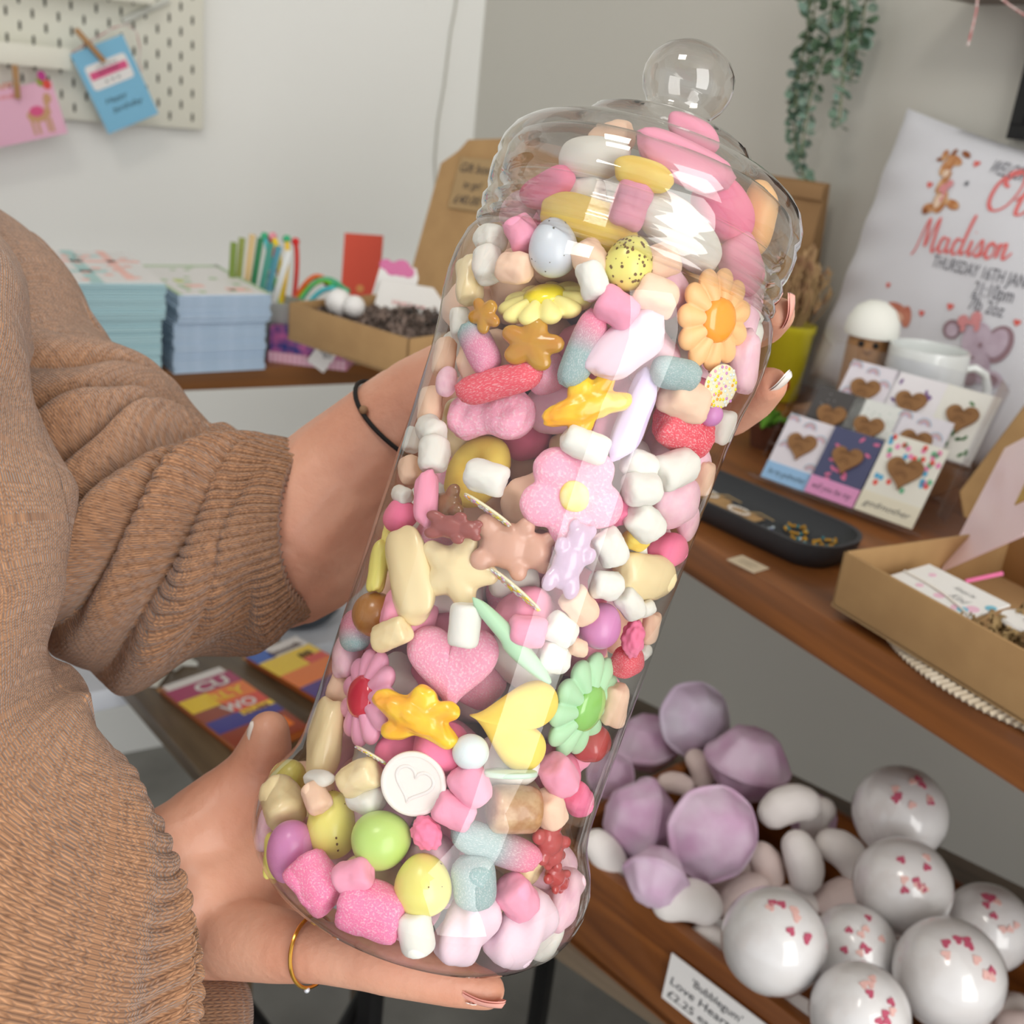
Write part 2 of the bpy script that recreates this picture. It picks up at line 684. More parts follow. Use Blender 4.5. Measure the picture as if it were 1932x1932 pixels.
# cable down the corner
pts = [ony(x, y, WY - 0.004) for x, y in ((866, -40), (858, 20), (850, 60), (838, 160), (826, 230), (820, 300), (822, 360), (818, 430))]
tag(mk('wall_cable', g_tube(pts, 0.0022, 6), mat('cable_grey', (196, 194, 184), 0.6)), 'thin pale cable hanging down the white wall near the corner', 'cable')

# ------------------------------------------------------------------ stacks of cards
M_env = mat('envelope_blue', (186, 206, 228), 0.65, var=(178, 200, 222), vscale=90)
M_env2 = mat('envelope_teal', (172, 206, 214), 0.65)


def card_stack(name, A, B, dep, h, n, topfun, lab, grp, m_=M_env):
    dx = (B - A)
    L = dx.length
    F0 = frame(A, dx, (0, 0, 1))
    t = h / n
    base = None
    for k in range(n):
        off = 0.004 if k > n * 0.62 else 0
        jx, jy = RND.uniform(-.0012, .0012) + off, RND.uniform(-.0014, .0014) - off
        mt = F0 @ Matrix.Translation((L / 2 + jx, dep / 2 + jy, t * (k + 0.5)))
        if base is None:
            base = mk('greeting_card', g_box(L, dep, t * 0.86, (0, 0, 0), t * 0.2, 1), m_, None, mt)
            o = base
        else:
            o = base.copy()
            COL.objects.link(o)
            o.matrix_world = mt
        tag(o, lab, 'card', grp)
        if k == n - 1:
            top = o
    tg = mk('printed_top', g_prism([(x, y) for x, y in rrect(L * .99, dep * .99, 0.001)], 0.0006, t * 0.43), mat('card_print_white', (226, 224, 224), 0.5), top)
    top['label'] = topfun[0]
    if 'group' in top:
        del top['group']
    for (u0, u1, v0, v1, c) in topfun[1]:
        mk('print_band', g_box(L * (u1 - u0), dep * (v1 - v0), 0.0005, (L * ((u0 + u1) / 2 - .5), dep * ((v0 + v1) / 2 - .5), t * 0.43 + 0.0008)), c, top)
    mk('floral_print', g_join(*[g_prism(circle_pts(0.003 + 0.003 * RND.random(), 10, (RND.random() - .5) * L * .85, (RND.random() - .5) * dep * .85), 0.0004, t * 0.43 + 0.0008) for _ in range(16)]),
       topfun[2], top)


M_coral = mat('print_coral2', (238, 190, 182), 0.6)
M_teal = mat('print_teal2', (170, 205, 205), 0.6)
M_grn = mat('print_green2', (178, 200, 168), 0.6)
A, B = onz(328, 706, ZL), onz(500, 697, ZL)
card_stack('card', A, B, 0.185, 0.094, 34, ('top card of the stack with the green and coral floral print', [(0.0, 1, 0.94, 1, M_grn), (0, .05, 0, 1, M_grn), (.95, 1, 0, 1, M_grn), (0.18, 0.42, 0.24, 0.32, M_coral), (0.6, .85, 0.1, 0.2, M_coral), (.2, .3, .4, .5, mat('print_lime', (196, 206, 120), .6))], M_grn),
           'pale blue enveloped card inside the stack nearest the pen cup', 'cards inside the stack with the green floral top')
A2, B2 = onz(135, 722, ZL), onz(306, 716, ZL)
card_stack('card', A2, B2, 0.2, 0.112, 38, ('top card of the stack with the coral and teal lettered print', [(.2, .34, 0, 1, M_teal), (.62, .72, .1, 1, M_coral), (0, 1, .62, .68, M_coral), (.1, .5, .3, .36, M_teal), (.3, .6, .8, .84, M_teal)], M_coral),
           'pale blue enveloped card inside the stack partly behind the sweater', 'cards inside the stack with the coral top', M_env2)

# ------------------------------------------------------------------ cups of tags and bendy pencils
M_cup = mat('cup_grey', (168, 170, 166), 0.4, coat=0.3)


def cup(px, py, r, h, label):
    p = onz(px, py, ZL)
    o = thing('pencil_cup', label, 'cup', p)
    mk('cup_body', g_lathe([(0, 0.001), (r * .9, 0.001), (r * .92, 0.004), (r, h), (r - .002, h), (r * .88, 0.006), (0, 0.005)], 32), M_cup, o)
    return p


pc = cup(462, 662, 0.030, 0.075, 'grey cup holding tall flat green and teal bookmarks')
stripc = [(118, 140, 60), (140, 150, 76), (206, 178, 128), (52, 128, 84), (70, 146, 130), (86, 150, 168), (222, 224, 222)]
strn = ['olive green', 'moss green', 'tan', 'dark green', 'sea green', 'teal blue', 'white']
for k, c in enumerate(stripc):
    x = -0.022 + k * 0.0073
    lean = -0.05 + 0.035 * k
    a = pc + CAM_R * x + Vector((0, 0, 0.008)) + Vector((0, 0.004 * (k % 2), 0))
    b_ = a + Vector((lean * 0.13, 0, 0.142 - 0.005 * abs(k - 2))) + CAM_R * 0.012
    mt = frame(a, b_ - a, CAM_F * -1)
    tag(mk('bookmark', g_box((b_ - a).length, 0.0085, 0.0012, ((b_ - a).length / 2, 0, 0), 0.0005), mat('strip_%d' % k, c, 0.6), None, mt),
        strn[k] + ' flat bookmark standing in the grey cup', 'bookmark', 'bookmarks in the grey cup')
pc2 = cup(528, 668, 0.028, 0.072, 'grey cup of bendy rainbow pencils beside the gift box')
bend = [((-12, -110), (-28, -160), (70, 190, 200), 'light blue'), ((0, -100), (-20, -150), (226, 60, 40), 'red'), ((8, -110), (-14, -160), (246, 214, 20), 'yellow'),
        ((14, -90), (10, -155), (240, 200, 30), 'golden'), ((30, -95), (25, -150), (206, 40, 30), 'dark red with a tassel'), ((60, -60), (110, -60), (80, 190, 200), 'turquoise drooping'),
        ((50, -70), (90, -90), (120, 200, 60), 'lime green drooping'), ((40, -80), (80, -100), (236, 110, 40), 'orange drooping'), ((-10, -70), (-20, -120), (130, 200, 70), 'lime green upright'),
        ((45, -88), (112, -78), (60, 170, 120), 'green drooping')]
for k, ((x1, y1), (x2, y2), c, cn) in enumerate(bend):
    d0 = depth(pc2)
    dz = 0.012 * sin(k * 2.1)
    p0 = pc2 + Vector((0, 0, 0.01)) + CAM_R * (0.012 * sin(k * 1.7)) + CAM_F * dz
    p1 = W(530 + x1 * 1.25, (600 if y2 < -130 else 560) + y1, d0 + dz)
    p2 = W(530 + x2 * 1.1, 606 + y2 * (1 if y2 < -130 else .72), d0 + dz)
    pts = []
    for q in range(15):
        t = q / 14
        pts.append(p0 * (1 - t) ** 2 + p1 * 2 * t * (1 - t) + p2 * t * t)
    mt = Matrix.Translation(p0)
    o = thing('bendy_pencil', cn + ' bendy pencil sticking out of the grey cup', 'pencil', mt, 'bendy pencils in the grey cup')
    mk('shaft', g_tube([p - p0 for p in pts], 0.0034, 8), mat('bendy_%d' % k, c, 0.35), o)
    mk('topper', g_ico(0.0055, pts[-1] - p0, 2), mat('topper_%d' % (k % 3), [(60, 180, 130), (220, 40, 40), (235, 150, 165)][k % 3], 0.5), o)

# blue patterned box with candy stripe foot, white tag
A, B = onz(507, 682, ZL), onz(652, 700, ZL)
dx = B - A
L = dx.length
F0 = frame(A, dx)
bb = thing('gift_tin', 'blue patterned box with a pink striped base under the cardboard gift box', 'box', F0)
mk('patterned_side', g_box(L, 0.09, 0.032, (L / 2, 0.045, 0.030), 0.001), mat('blue_pattern', (42, 70, 140), 0.5, var=(206, 110, 170), vscale=75), bb)
mk('striped_base', g_box(L + 0.003, 0.093, 0.014, (L / 2, 0.045, 0.007), 0.001), mat('pink_stripe', (214, 150, 176), 0.6), bb)
mk('stripe', g_join(*[g_box(0.0022, 0.0006, 0.013, (0.003 + 0.0062 * k, -0.0020, 0.007)) for k in range(int(L / 0.0062))]), mat('stripe_white', (238, 214, 224), 0.6), bb, smooth=False)
tg = mk('price_tag', g_box(0.026, 0.062, 0.0012), M_cardw, None, frame(toward(W(622, 655, depth((A + B) / 2)), 0.012), CAM_R * 0.75 - CAM_D * 0.55 * -1, -CAM_F))
tag(tg, 'white tag with black writing hanging over the blue patterned box', 'tag')
mk('lettering', g_join(g_move(g_text_fit('gift', 0.018, 0.009), (-0.009, 0.006, 0.001)), g_move(g_text_fit('tags', 0.018, 0.008), (-0.009, -0.012, 0.001))), M_ink, tg, smooth=False)

# ------------------------------------------------------------------ open cardboard gift box on the left
M_kraft = mat('kraft_board', (178, 142, 96), 0.8, var=(170, 134, 90), vscale=30, bump=0.05)
M_kraftin = mat('kraft_board_inner', (190, 156, 112), 0.8)
zt = ZL + 0.048


def tray(parent, L, D, H, t=0.003, m1=None, m2=None):
    mk('base', g_box(L, D, t, (L / 2, D / 2, t / 2)), m2, parent)
    for nm, s_, c in (('side_wall', (L, t, H), (L / 2, t / 2, H / 2)), ('side_wall', (L, t, H), (L / 2, D - t / 2, H / 2)),
                      ('side_wall', (t, D, H), (t / 2, D / 2, H / 2)), ('side_wall', (t, D, H), (L - t / 2, D / 2, H / 2))):
        mk(nm, g_box(*s_, c, 0.0006), m1, parent)


# sits on the patterned tin: near edge runs from px(545,590) to px(770,640) at its top
G1, G2 = onz(545, 570, zt + 0.045), onz(772, 640, zt + 0.045)
G1.z = G2.z = zt
G2.z = zt
dx = G2 - G1
Lg = dx.length
Fg = frame(G1, dx)
Dg = 0.20
gbx = thing('cardboard_gift_box', 'open brown cardboard gift box with its lid up and a handwritten note', 'box', Fg)
tray(gbx, Lg, Dg, 0.045, m1=M_kraft, m2=M_kraftin)
# lid standing up at the back, leaning back
lidm = Matrix.Translation((0, Dg - 0.002, 0.045)) @ Matrix.Rotation(radians(72), 4, 'X')
lid = mk('lid', g_join(g_prism([(0, 0), (Lg, 0), (Lg + 0.004, 0.17), (Lg - 0.012, 0.20), (Lg * .5, 0.215), (0.03, 0.205), (0.02, 0.19), (-0.004, 0.17)], 0.003)), M_kraft, gbx, lidm)
nt_ = mk('note', g_box(0.062, 0.066, 0.001, (0, 0, 0)), mat('kraft_note', (168, 140, 100), 0.8), lid, Matrix.Translation((0.062, 0.150, 0.006)) @ Matrix.Rotation(0.05, 4, 'Z'))
mk('lettering', g_join(g_move(g_text_fit('Gift box', 0.05, 0.012, shear=0.2), (-0.026, 0.014, 0.001)), g_move(g_text_fit('to go!', 0.03, 0.010, shear=0.2), (-0.014, -0.006, 0.001)),
                       g_move(g_text_fit('£40.00', 0.044, 0.011, shear=0.2), (-0.024, -0.026, 0.001))), M_ink, nt_, smooth=False)


def shred(name, mt, lx, ly, z, n, mats_, label, seed, hz=0.012, wd=0.0016):
    r = random.Random(seed)
    gs = []
    for k in range(n):
        x, y = r.uniform(0.004, lx - .004), r.uniform(0.004, ly - .004)
        a = r.uniform(0, 2 * pi)
        l_ = r.uniform(0.012, 0.03)
        pts, zz = [], z + r.uniform(0, hz)
        for q in range(7):
            t = q / 6 - 0.5
            pts.append(Vector((min(max(x + cos(a) * l_ * t, .003), lx - .003), min(max(y + sin(a) * l_ * t, .003), ly - .003), zz + 0.004 * sin(q * 1.9 + a))))
        nrm = Vector((-sin(a), cos(a), 0)) * wd
        V, F = [], []
        for q, p in enumerate(pts):
            V += [p - nrm, p + nrm]
            if q:
                F.append([2 * q - 2, 2 * q - 1, 2 * q + 1, 2 * q])
        gs.append((V, F))
    o = mk(name, g_join(*gs), mats_, None, mt, smooth=False)
    tag(o, label, 'paper shred')
    o['kind'] = 'stuff'
    return o


shred('paper_shred', Fg @ Matrix.Translation((0, 0, 0.004)), Lg, Dg, 0.02, 900, mat('shred_black', (58, 50, 46), 0.8, var=(150, 130, 120), vscale=60), 'black and brown shredded paper filling the cardboard gift box', 3)
for k, (px, py, r_) in enumerate(((640, 577, .0165), (668, 585, .013))):
    p = onz(px, py, zt + 0.045)
    tag(mk('bath_pebble', bumpy(g_ico(r_, (0, 0, 0), 3), .1, 60, k), mat('white_wax', (236, 234, 232), .6), None, p + Vector((0, 0, 0.004))),
        ['larger', 'smaller'][k] + ' white speckled round soap in the black paper shred', 'soap', 'round soaps in the gift box')
d0 = depth(onz(740, 560, zt + .05))


def px_card(name, label, pts_px, d, col, cat='card', thick=0.0015, grp=None, dd=None):
    """rectangular card from three pixel corners: bottom left, bottom right, top left, all about depth d"""
    dd = dd or (0, 0, 0)
    a, b_, c_ = (W(x, y, d + e) for (x, y), e in zip(pts_px, dd))
    mt = frame(a, b_ - a, (b_ - a).cross(c_ - a))
    Lx, Ly = (b_ - a).length, (c_ - a).dot((mt.to_3x3() @ Vector((0, 1, 0))))
    o = thing(name, label, cat, mt, grp)
    mk('sheet', g_box(Lx, abs(Ly), thick, (Lx / 2, Ly / 2, 0)), col, o)
    return o, Lx, Ly


o, lx, ly = px_card('greeting_card', 'white card with a pink watercolour flower corner, leaning in the gift box', ((694, 582), (768, 600), (724, 492)), d0 + 0.045, M_cardw, dd=(0, 0, .02))
mk('flower_print', g_join(*[g_prism(circle_pts(0.008 + .002 * (k % 3), 14, lx * (0.12 + 0.2 * k), ly * (0.93 - .05 * (k % 2))), 0.0005, 0.001 + .0001 * k) for k in range(4)]), mat('pink_wash', (216, 120, 168), 0.7), o)
o, lx, ly = px_card('message_card', 'white message card with red lettering lying on black shred', ((700, 598), (825, 618), (745, 532)), d0 + 0.01, M_cardw, dd=(0, 0, .035))
mk('lettering', g_move(g_text_fit('With Love', lx * .5, .007, shear=.2), (lx * .25, ly * .4, .0012)), mat('print_red3', (206, 90, 90), .7), o, smooth=False)
o, lx, ly = px_card('foil_pouch', 'deep purple shiny pouch standing inside the gift box lid', ((818, 530), (880, 540), (826, 447)), d0 + 0.08, mat('purple_foil', (104, 26, 84), 0.3, coat=.5), 'pouch', 0.008)
mk('crimped_seam', g_box(lx, .008, .002, (lx / 2, ly - .004, .005)), mat('purple_foil2', (84, 20, 70), .3), o)
o, lx, ly = px_card('red_notebook', 'coral red notebook standing behind the gift box', ((640, 598), (712, 603), (646, 440)), depth(onz(640, 597, ZL)), mat('coral_cover', (222, 82, 58), 0.6), 'notebook', 0.006)
mk('pages', g_box(lx * .97, ly * .96, .004, (lx / 2, ly / 2, -.004)), M_cardw, o)
mk('emblem', g_prism(circle_pts(.006, 16, lx * .5, ly * .35), .0005, .0032), mat('gold_print', (226, 150, 80), .5), o)
# greenish box beneath right end of gift box
A, B = onz(770, 700, ZR), onz(880, 765, ZR)
gr = thing('storage_box', 'plain grey green box at the shelf corner beneath the gift box', 'box', frame(A, B - A))
Lq = (B - A).length
mk('body', g_box(Lq, .12, .034, (Lq / 2, .06, .017), .001), mat('box_sage', (126, 126, 108), .7), gr)
mk('lid', g_box(Lq + .004, .124, .012, (Lq / 2, .06, .040), .001), mat('box_sage2', (134, 134, 114), .7), gr)

# ================================================================== RIGHT SHELF
# brown paper bag + dried grasses + yellow pot
bagR, bagB = onx(1592, 352, WX - 0.05), onx(1545, 600, WX - 0.05)
d1 = depth(bagR)
a = W(1470, 640, d1)
bag = thing('paper_bag', 'brown paper bag standing against the grey wall behind the eucalyptus', 'bag', frame((bagB.x - .04, bagB.y + .02, ZR), W(1592, 352, d1) - W(1470, 300, d1)))
bw = 0.125


def bag_geo():
    V, F = [], []
    prof = [(0, 0.03), (0.25, 0.03), (0.8, 0.012), (1, 0.004)]
    H = bagR.z - ZR
    for t, hd in prof:
        z = H * t
        V += [Vector((-bw + 0, -hd, z)), Vector((0, -hd, z)), Vector((0, 0, z)), Vector((0, hd, z)), Vector((-bw, hd, z)), Vector((-bw, 0, z))]
    for i in range(3):
        for k in range(6):
            k2 = (k + 1) % 6
            F.append([i * 6 + k, i * 6 + k2, i * 6 + 6 + k2, i * 6 + 6 + k])
    F.append([5, 4, 3, 2, 1, 0])
    F.append([18, 19, 20, 21, 22, 23])
    return V, F


bg_ = bag_geo()
bag.matrix_world = Matrix.Translation((W(1592, 352, d1).x + .004, W(1592, 352, d1).y + .03, ZR)) @ Matrix.Rotation(radians(-72), 4, 'Z')
mk('bag_body', bg_, mat('kraft_paper', (158, 122, 82), 0.8, var=(146, 112, 74), vscale=20, bump=.15, bscale=30), bag, smooth=False)
mk('folded_top', g_box(bw, .012, .02, (-bw / 2, -.008, bagR.z - ZR - .012), .001), mat('kraft_paper2', (150, 116, 78), .8), bag)

pp = onz(1468, 752, ZR)
pot = thing('plant_pot', 'bright yellow pot holding the dried grass bunch', 'pot', Matrix.Translation(pp) @ Matrix.Scale(1.15, 4))
mk('pot_body', g_lathe([(0, 0), (.018, 0), (.021, .004), (.025, .078), (.027, .081), (.027, .088), (.025, .088), (.023, .076), (0, .074)], 36), mat('yellow_glaze', (216, 204, 44), 0.35, coat=.4), pot)
mk('inner_soil', g_lathe([(0, .078), (.0235, .078)], 24), mat('soil', (60, 44, 32), .9), pot)
r = random.Random(5)
gs, hd_ = [], []
for k in range(46):
    a = r.uniform(0, 2 * pi)
    sp = r.uniform(0.0, 0.034)
    top = Vector((cos(a) * sp * 1.3, sin(a) * sp, r.uniform(.125, .178)))
    b0 = Vector((cos(a) * sp * .3, sin(a) * sp * .3, .078))
    pts = [b0.lerp(top, q / 6) + Vector((cos(a), sin(a), 0)) * 0.006 * sin(q / 6 * pi) for q in range(7)]
    gs.append(g_tube(pts, 0.0007, 4))
    for q in range(9):
        t = 0.45 + q * 0.06
        p = b0.lerp(top, t)
        dr = Vector((r.uniform(-1, 1), r.uniform(-1, 1), 1.6)).normalized()
        hd_.append(g_tube([p, p + dr * .006, p + dr * .013], [.0014, .0019, .0002], 4))
dg_ = thing('dried_grass_bunch', 'bunch of beige dried grasses standing in the yellow pot', 'dried flowers', pot.matrix_world.copy())
mk('stems', g_join(*gs), mat('straw', (178, 148, 104), .85), dg_)
mk('seed_heads', g_join(*hd_), mat('straw_heads', (196, 164, 118), .85, var=(160, 120, 90), vscale=60), dg_)

# red crocheted tulip in brown pot
pt = onz(1443, 842, ZR)
tp = thing('crochet_tulip', 'small crocheted red tulip with green leaves in a brown pot', 'ornament', Matrix.Translation(pt) @ Matrix.Diagonal((1, 1, .78, 1)))
mk('pot', g_lathe([(0, 0), (.017, 0), (.021, .028), (.0215, .034), (.018, .034), (.017, .03), (0, .03)], 28), mat('brown_yarn', (96, 54, 34), .9, bump=.5, bscale=350), tp)
mk('stem', g_tube([(0, 0, .03), (.001, 0, .055), (.003, 0, .085)], .0026, 8), mat('green_yarn', (96, 150, 44), .9, bump=.5, bscale=350), tp)
for k, a in enumerate((0.5, 2.2, 3.7, 5.2)):
    o = Vector((cos(a), sin(a), 0))
    mk('leaf', g_tube([Vector((0, 0, .034)) + o * .002, o * .012 + Vector((0, 0, .045)), o * .024 + Vector((0, 0, .043)), o * .032 + Vector((0, 0, .036))], [.002, .005, .005, .001], 8), mat('green_yarn', (110, 160, 50)), tp)
mk('flower_head', g_lathe([(0, .078), (.008, .08), (.0135, .09), (.0125, .10), (.008, .108), (.004, .111), (0, .110)], 24), mat('red_yarn', (196, 24, 34), .85, bump=.5, bscale=350), tp)
mk('flower_base', g_lathe([(0, .0715), (.007, .073), (.0105, .081), (.0, .081)], 20), mat('lime_yarn', (160, 172, 60), .9), tp)

# ------------------------------------------------------------------ hanging eucalyptus
ML = [mat('euc_leaf_a', (96, 122, 92), .6, var=(84, 112, 88), vscale=60), mat('euc_leaf_b', (146, 164, 146), .6, var=(118, 148, 136), vscale=60), mat('euc_leaf_c', (120, 148, 128), .6)]
r = random.Random(11)
vines = [((1548, -60), (1520, 130), (1498, 250), (1520, 345), 'longest'), ((1575, -60), (1560, 80), (1528, 190), (1510, 300), 'second longest'),
         ((1600, -60), (1598, 60), (1592, 130), (1583, 235), 'slender'), ((1640, -60), (1628, 40), (1618, 90), (1605, 150), 'short outermost'),
         ((1530, -60), (1524, 60), (1506, 140), (1500, 210), 'short inner')]


def leaf_g(p, dr, L, wd):
    dr = dr.normalized()
    sd = dr.cross(Vector((r.uniform(-1, 1), r.uniform(-1, 1), r.uniform(-1, 1)))).normalized()
    nn = sd.cross(dr)
    V = [p]
    for t, ww in ((.3, .75), (.6, 1), (.85, .75)):
        V += [p + dr * L * t - sd * wd * ww, p + dr * L * t + nn * wd * .15, p + dr * L * t + sd * wd * ww]
    V.append(p + dr * L * 1.02)
    F = [[0, 1, 2], [0, 2, 3], [1, 4, 5, 2], [2, 5, 6, 3], [4, 7, 8, 5], [5, 8, 9, 6], [7, 10, 8], [8, 10, 9]]
    return V, F


for vi, v in enumerate(vines):
    pp_ = [onx(x, y, WX - 0.045 - 0.012 * (vi % 3)) for x, y in v[:4]]
    n = 26
    pts = []
    for q in range(n):
        t = q / (n - 1) * 3
        i = min(int(t), 2)
        f = t - i
        a_, b_ = pp_[max(i - 1, 0)], pp_[i]
        c_, d_ = pp_[i + 1], pp_[min(i + 2, 3)]
        pts.append(0.5 * ((2 * b_) + (c_ - a_) * f + (2 * a_ - 5 * b_ + 4 * c_ - d_) * f * f + (3 * b_ - a_ - 3 * c_ + d_) * f ** 3))
    vn = thing('eucalyptus_strand', v[4] + ' strand of trailing grey green eucalyptus on the wall', 'foliage', pts[0], 'trailing eucalyptus strands')
    mk('stem', g_tube([p - pts[0] for p in pts], .0012, 5), mat('euc_stem', (120, 128, 92), .7), vn)
    lg = [[], [], []]
    for q in range(2, n):
        for k in range(4 if vi < 2 else 3):
            a = r.uniform(0, 2 * pi)
            dr = Vector((cos(a) * .9, sin(a) * 1.1, r.uniform(-.5, .25)))
            if dr.x > 0.2:
                dr.x *= .3
            tp_ = (1.1 - .45 * q / n)
            sc = r.uniform(.008, .0125) * tp_
            p = pts[q] - pts[0] + Vector((0, 0, r.uniform(-.006, .006)))
            lg[min(2, int(r.random() * 1.4 + (1.3 if q > n * .55 else 0)))].append(leaf_g(p + dr.normalized() * .003, dr, sc * 1.5, sc * .72))
    for k in range(3):
        if lg[k]:
            mk('leaves', g_join(*lg[k]), ML[k], vn, sharp=0)

# ------------------------------------------------------------------ pillow
PTL, PTR, PBL = onx(1725, 208, WX - .02), onx(2110, 318, WX - .045), onx(1552, 712, WX - .055)
PBL.z = max(PBL.z, ZR + .01)
PU = PTR - PTL
PV = PBL - PTL
PN = PU.cross(PV).normalized()
if PN.x > 0:
    PN = -PN
PW_, PH_ = 0.40, PV.length
PU = PU.normalized()
PV = PV.normalized()
PV = (PV - PU * PV.dot(PU) * 0.6).normalized()


def pil(u, v, side=1, lift=0):
    """u, v in 0..1 from the top left corner"""
    e = (max(0.0, 1 - abs(2 * u - 1) ** 2.6) * max(0.0, 1 - abs(2 * v - 1) ** 2.6)) ** 0.5
    pinch = 0.012 * sin(u * pi) * 0
    th = 0.050 * e
    uu = u + (0.5 - u) * 0.05 * sin(v * pi)
    vv = v + (0.5 - v) * 0.05 * sin(u * pi)
    wr = 0
    if side == 1:
        wr = 0.005 * math.exp(-((u - .06) / .1) ** 2) * sin(v * 34 + u * 14) + .0016 * mnoise.noise(Vector((u * 6, v * 6, 1)))
    return PTL + PU * (uu * PW_) + PV * (vv * PH_) + PN * (side * th * (1 if side == 1 else .35) + wr * e + lift + .012)


n = 44
V, F = [], []
for sd in (1, -1):
    o = len(V)
    for j in range(n + 1):
        for i in range(n + 1):
            V.append(pil(i / n, j / n, sd))
    for j in range(n):
        for i in range(n):
            q = [o + j * (n + 1) + i, o + j * (n + 1) + i + 1, o + (j + 1) * (n + 1) + i + 1, o + (j + 1) * (n + 1) + i]
            F.append(q if sd == -1 else q[::-1])
pbase = PTL + PV * PH_
pw = thing('printed_pillow', 'white baby keepsake pillow printed with coral script and toy animals, leaning on the wall', 'pillow', pbase)
inv = Matrix.Translation(-pbase)
bm = bmesh.new()
vs = [bm.verts.new(v - pbase) for v in V]
for f in F:
    bm.faces.new([vs[i] for i in f])
bmesh.ops.remove_doubles(bm, verts=bm.verts[:], dist=0.0004)
mk('pillow_cover', from_bm(bm), mat('pillow_cloth', (226, 226, 232), .9, bump=.15, bscale=500), pw, sharp=80)
PMID = pil(.5, .5)


def pil_uv(px, py):
    """which u, v of the pillow front shows at this pixel of the photo"""
    u = v = .5
    pt_ = PMID
    for _ in range(6):
        pt_ = onplane(px, py, pil(min(max(u, 0), 1), min(max(v, 0), 1)), PN)
        dd = pt_ - PTL
        a11, a12, a22 = 1, PU.dot(PV), 1
        b1, b2 = dd.dot(PU), dd.dot(PV)
        det = a11 * a22 - a12 * a12
        u, v = (b1 - a12 * b2) / det / PW_, (b2 - a12 * b1) / det / PH_
    return u, v


def pil_put(name, g, px, py, px2, py2, material, layer=0.0012):
    """local xy shape (metres) laid on the pillow: origin at px,py, x axis towards px2,py2"""
    u0, v0 = pil_uv(px, py)
    u1, v1 = pil_uv(px2, py2)
    ax = (PU * ((u1 - u0) * PW_) + PV * ((v1 - v0) * PH_)).normalized()
    ay = ax.cross(PN)
    ay = ay if ay.dot(PV) < 0 else -ay
    a12 = PU.dot(PV)
    det = 1 - a12 * a12
    out = []
    for q in g[0]:
        d_ = ax * q.x + ay * q.y
        b1, b2 = d_.dot(PU), d_.dot(PV)
        u, v = u0 + (b1 - a12 * b2) / det / PW_, v0 + (b2 - a12 * b1) / det / PH_
        out.append(pil(min(max(u, 0.001), .999), min(max(v, 0.001), .999), 1, layer) - pbase)
    return mk(name, (out, g[1]), material, pw, smooth=False)


def pil_len(px, py, px2, py2):
    u0, v0 = pil_uv(px, py)
    u1, v1 = pil_uv(px2, py2)
    return (PU * ((u1 - u0) * PW_) + PV * ((v1 - v0) * PH_)).length


M_txt = mat('print_grey', (120, 120, 128), .85)
M_cor = mat('print_coral_script', (236, 120, 118), .85)
M_heart = mat('print_heart', (232, 110, 100), .85)


def pil_text(s, px, py, px2, py2, h, material, full=None, **k):
    L_ = pil_len(px, py, px2, py2)
    hh = h * depth(PMID) / FPX
    pil_put('lettering', g_text_fit(s, L_, hh, **k), px, py, px2, py2, material)


pil_text('WELCOME', 1868, 312, 1950, 335, 26, M_txt)
pil_text('Thursday 16TH JAN'.upper(), 1757, 500, 1940, 545, 24, M_txt)
pil_text('21:10pm', 1838, 556, 1917, 574, 27, M_txt)
pil_text('7lb 2oz', 1829, 584, 1898, 602, 25, M_txt)


def script(strokes, sc, wd):
    """brush lettering: strokes as polylines in letter units, thickened into ribbons"""
    gs = []
    for st in strokes:
        # smooth
        P = [Vector((x, y, 0)) for x, y in st]
        pts = []
        for i in range(len(P) - 1):
            a_, b_, c_, d_ = P[max(i - 1, 0)], P[i], P[i + 1], P[min(i + 2, len(P) - 1)]
            for q in range(6):
                f = q / 6
                pts.append(0.5 * ((2 * b_) + (c_ - a_) * f + (2 * a_ - 5 * b_ + 4 * c_ - d_) * f * f + (3 * b_ - a_ - 3 * c_ + d_) * f ** 3))
        pts.append(P[-1])
        V, F = [], []
        for i, p in enumerate(pts):
            t = (pts[min(i + 1, len(pts) - 1)] - pts[max(i - 1, 0)]).normalized()
            nn = Vector((-t.y, t.x, 0))
            ww = wd * (1.25 if t.y < -0.3 else .65)
            V += [(p * sc) - nn * ww, (p * sc) + nn * ww]
            if i:
                F.append([2 * i - 2, 2 * i - 1, 2 * i + 1, 2 * i])
        gs.append((V, F))
    return g_join(*gs)


S_a = lambda x: [(x + .75, .9), (x + .4, 1), (x + .15, .6), (x + .2, .1), (x + .5, .05), (x + .75, .5), (x + .8, 1), (x + .78, .3), (x + .95, .05), (x + 1.15, .3)]
mad = [[(-.5, -.35), (-.2, .1), (.2, 1.6), (.45, 2.1), (.5, 1.2), (.55, .3), (.9, 1.3), (1.25, 2.2), (1.25, 1.2), (1.2, .3), (1.35, 0), (1.7, .4)],
       S_a(1.65), [(3.6, .9), (3.2, 1), (2.95, .6), (3, .1), (3.3, .05), (3.6, .6), (3.85, 2.3), (3.95, 2.5), (3.8, 1.6), (3.62, .4), (3.75, .05), (4.0, .3)],
       [(4.1, .2), (4.3, 1), (4.25, .3), (4.4, .05), (4.7, .4)], [(4.42, 1.5), (4.46, 1.55)],
       [(4.7, .4), (5.05, 1.1), (5.2, .5), (5.0, .05), (4.7, .15), (5.2, .1), (5.5, .4)],
       [(5.95, 1), (5.65, .8), (5.6, .2), (5.9, 0), (6.15, .4), (6.05, .95), (5.85, .9), (6.3, .8)],
       [(6.35, .9), (6.45, .9), (6.4, .1), (6.55, .8), (6.85, 1), (6.85, .3), (7.0, .05), (7.4, .5)]]
L_ = pil_len(1722, 472, 1910, 482)
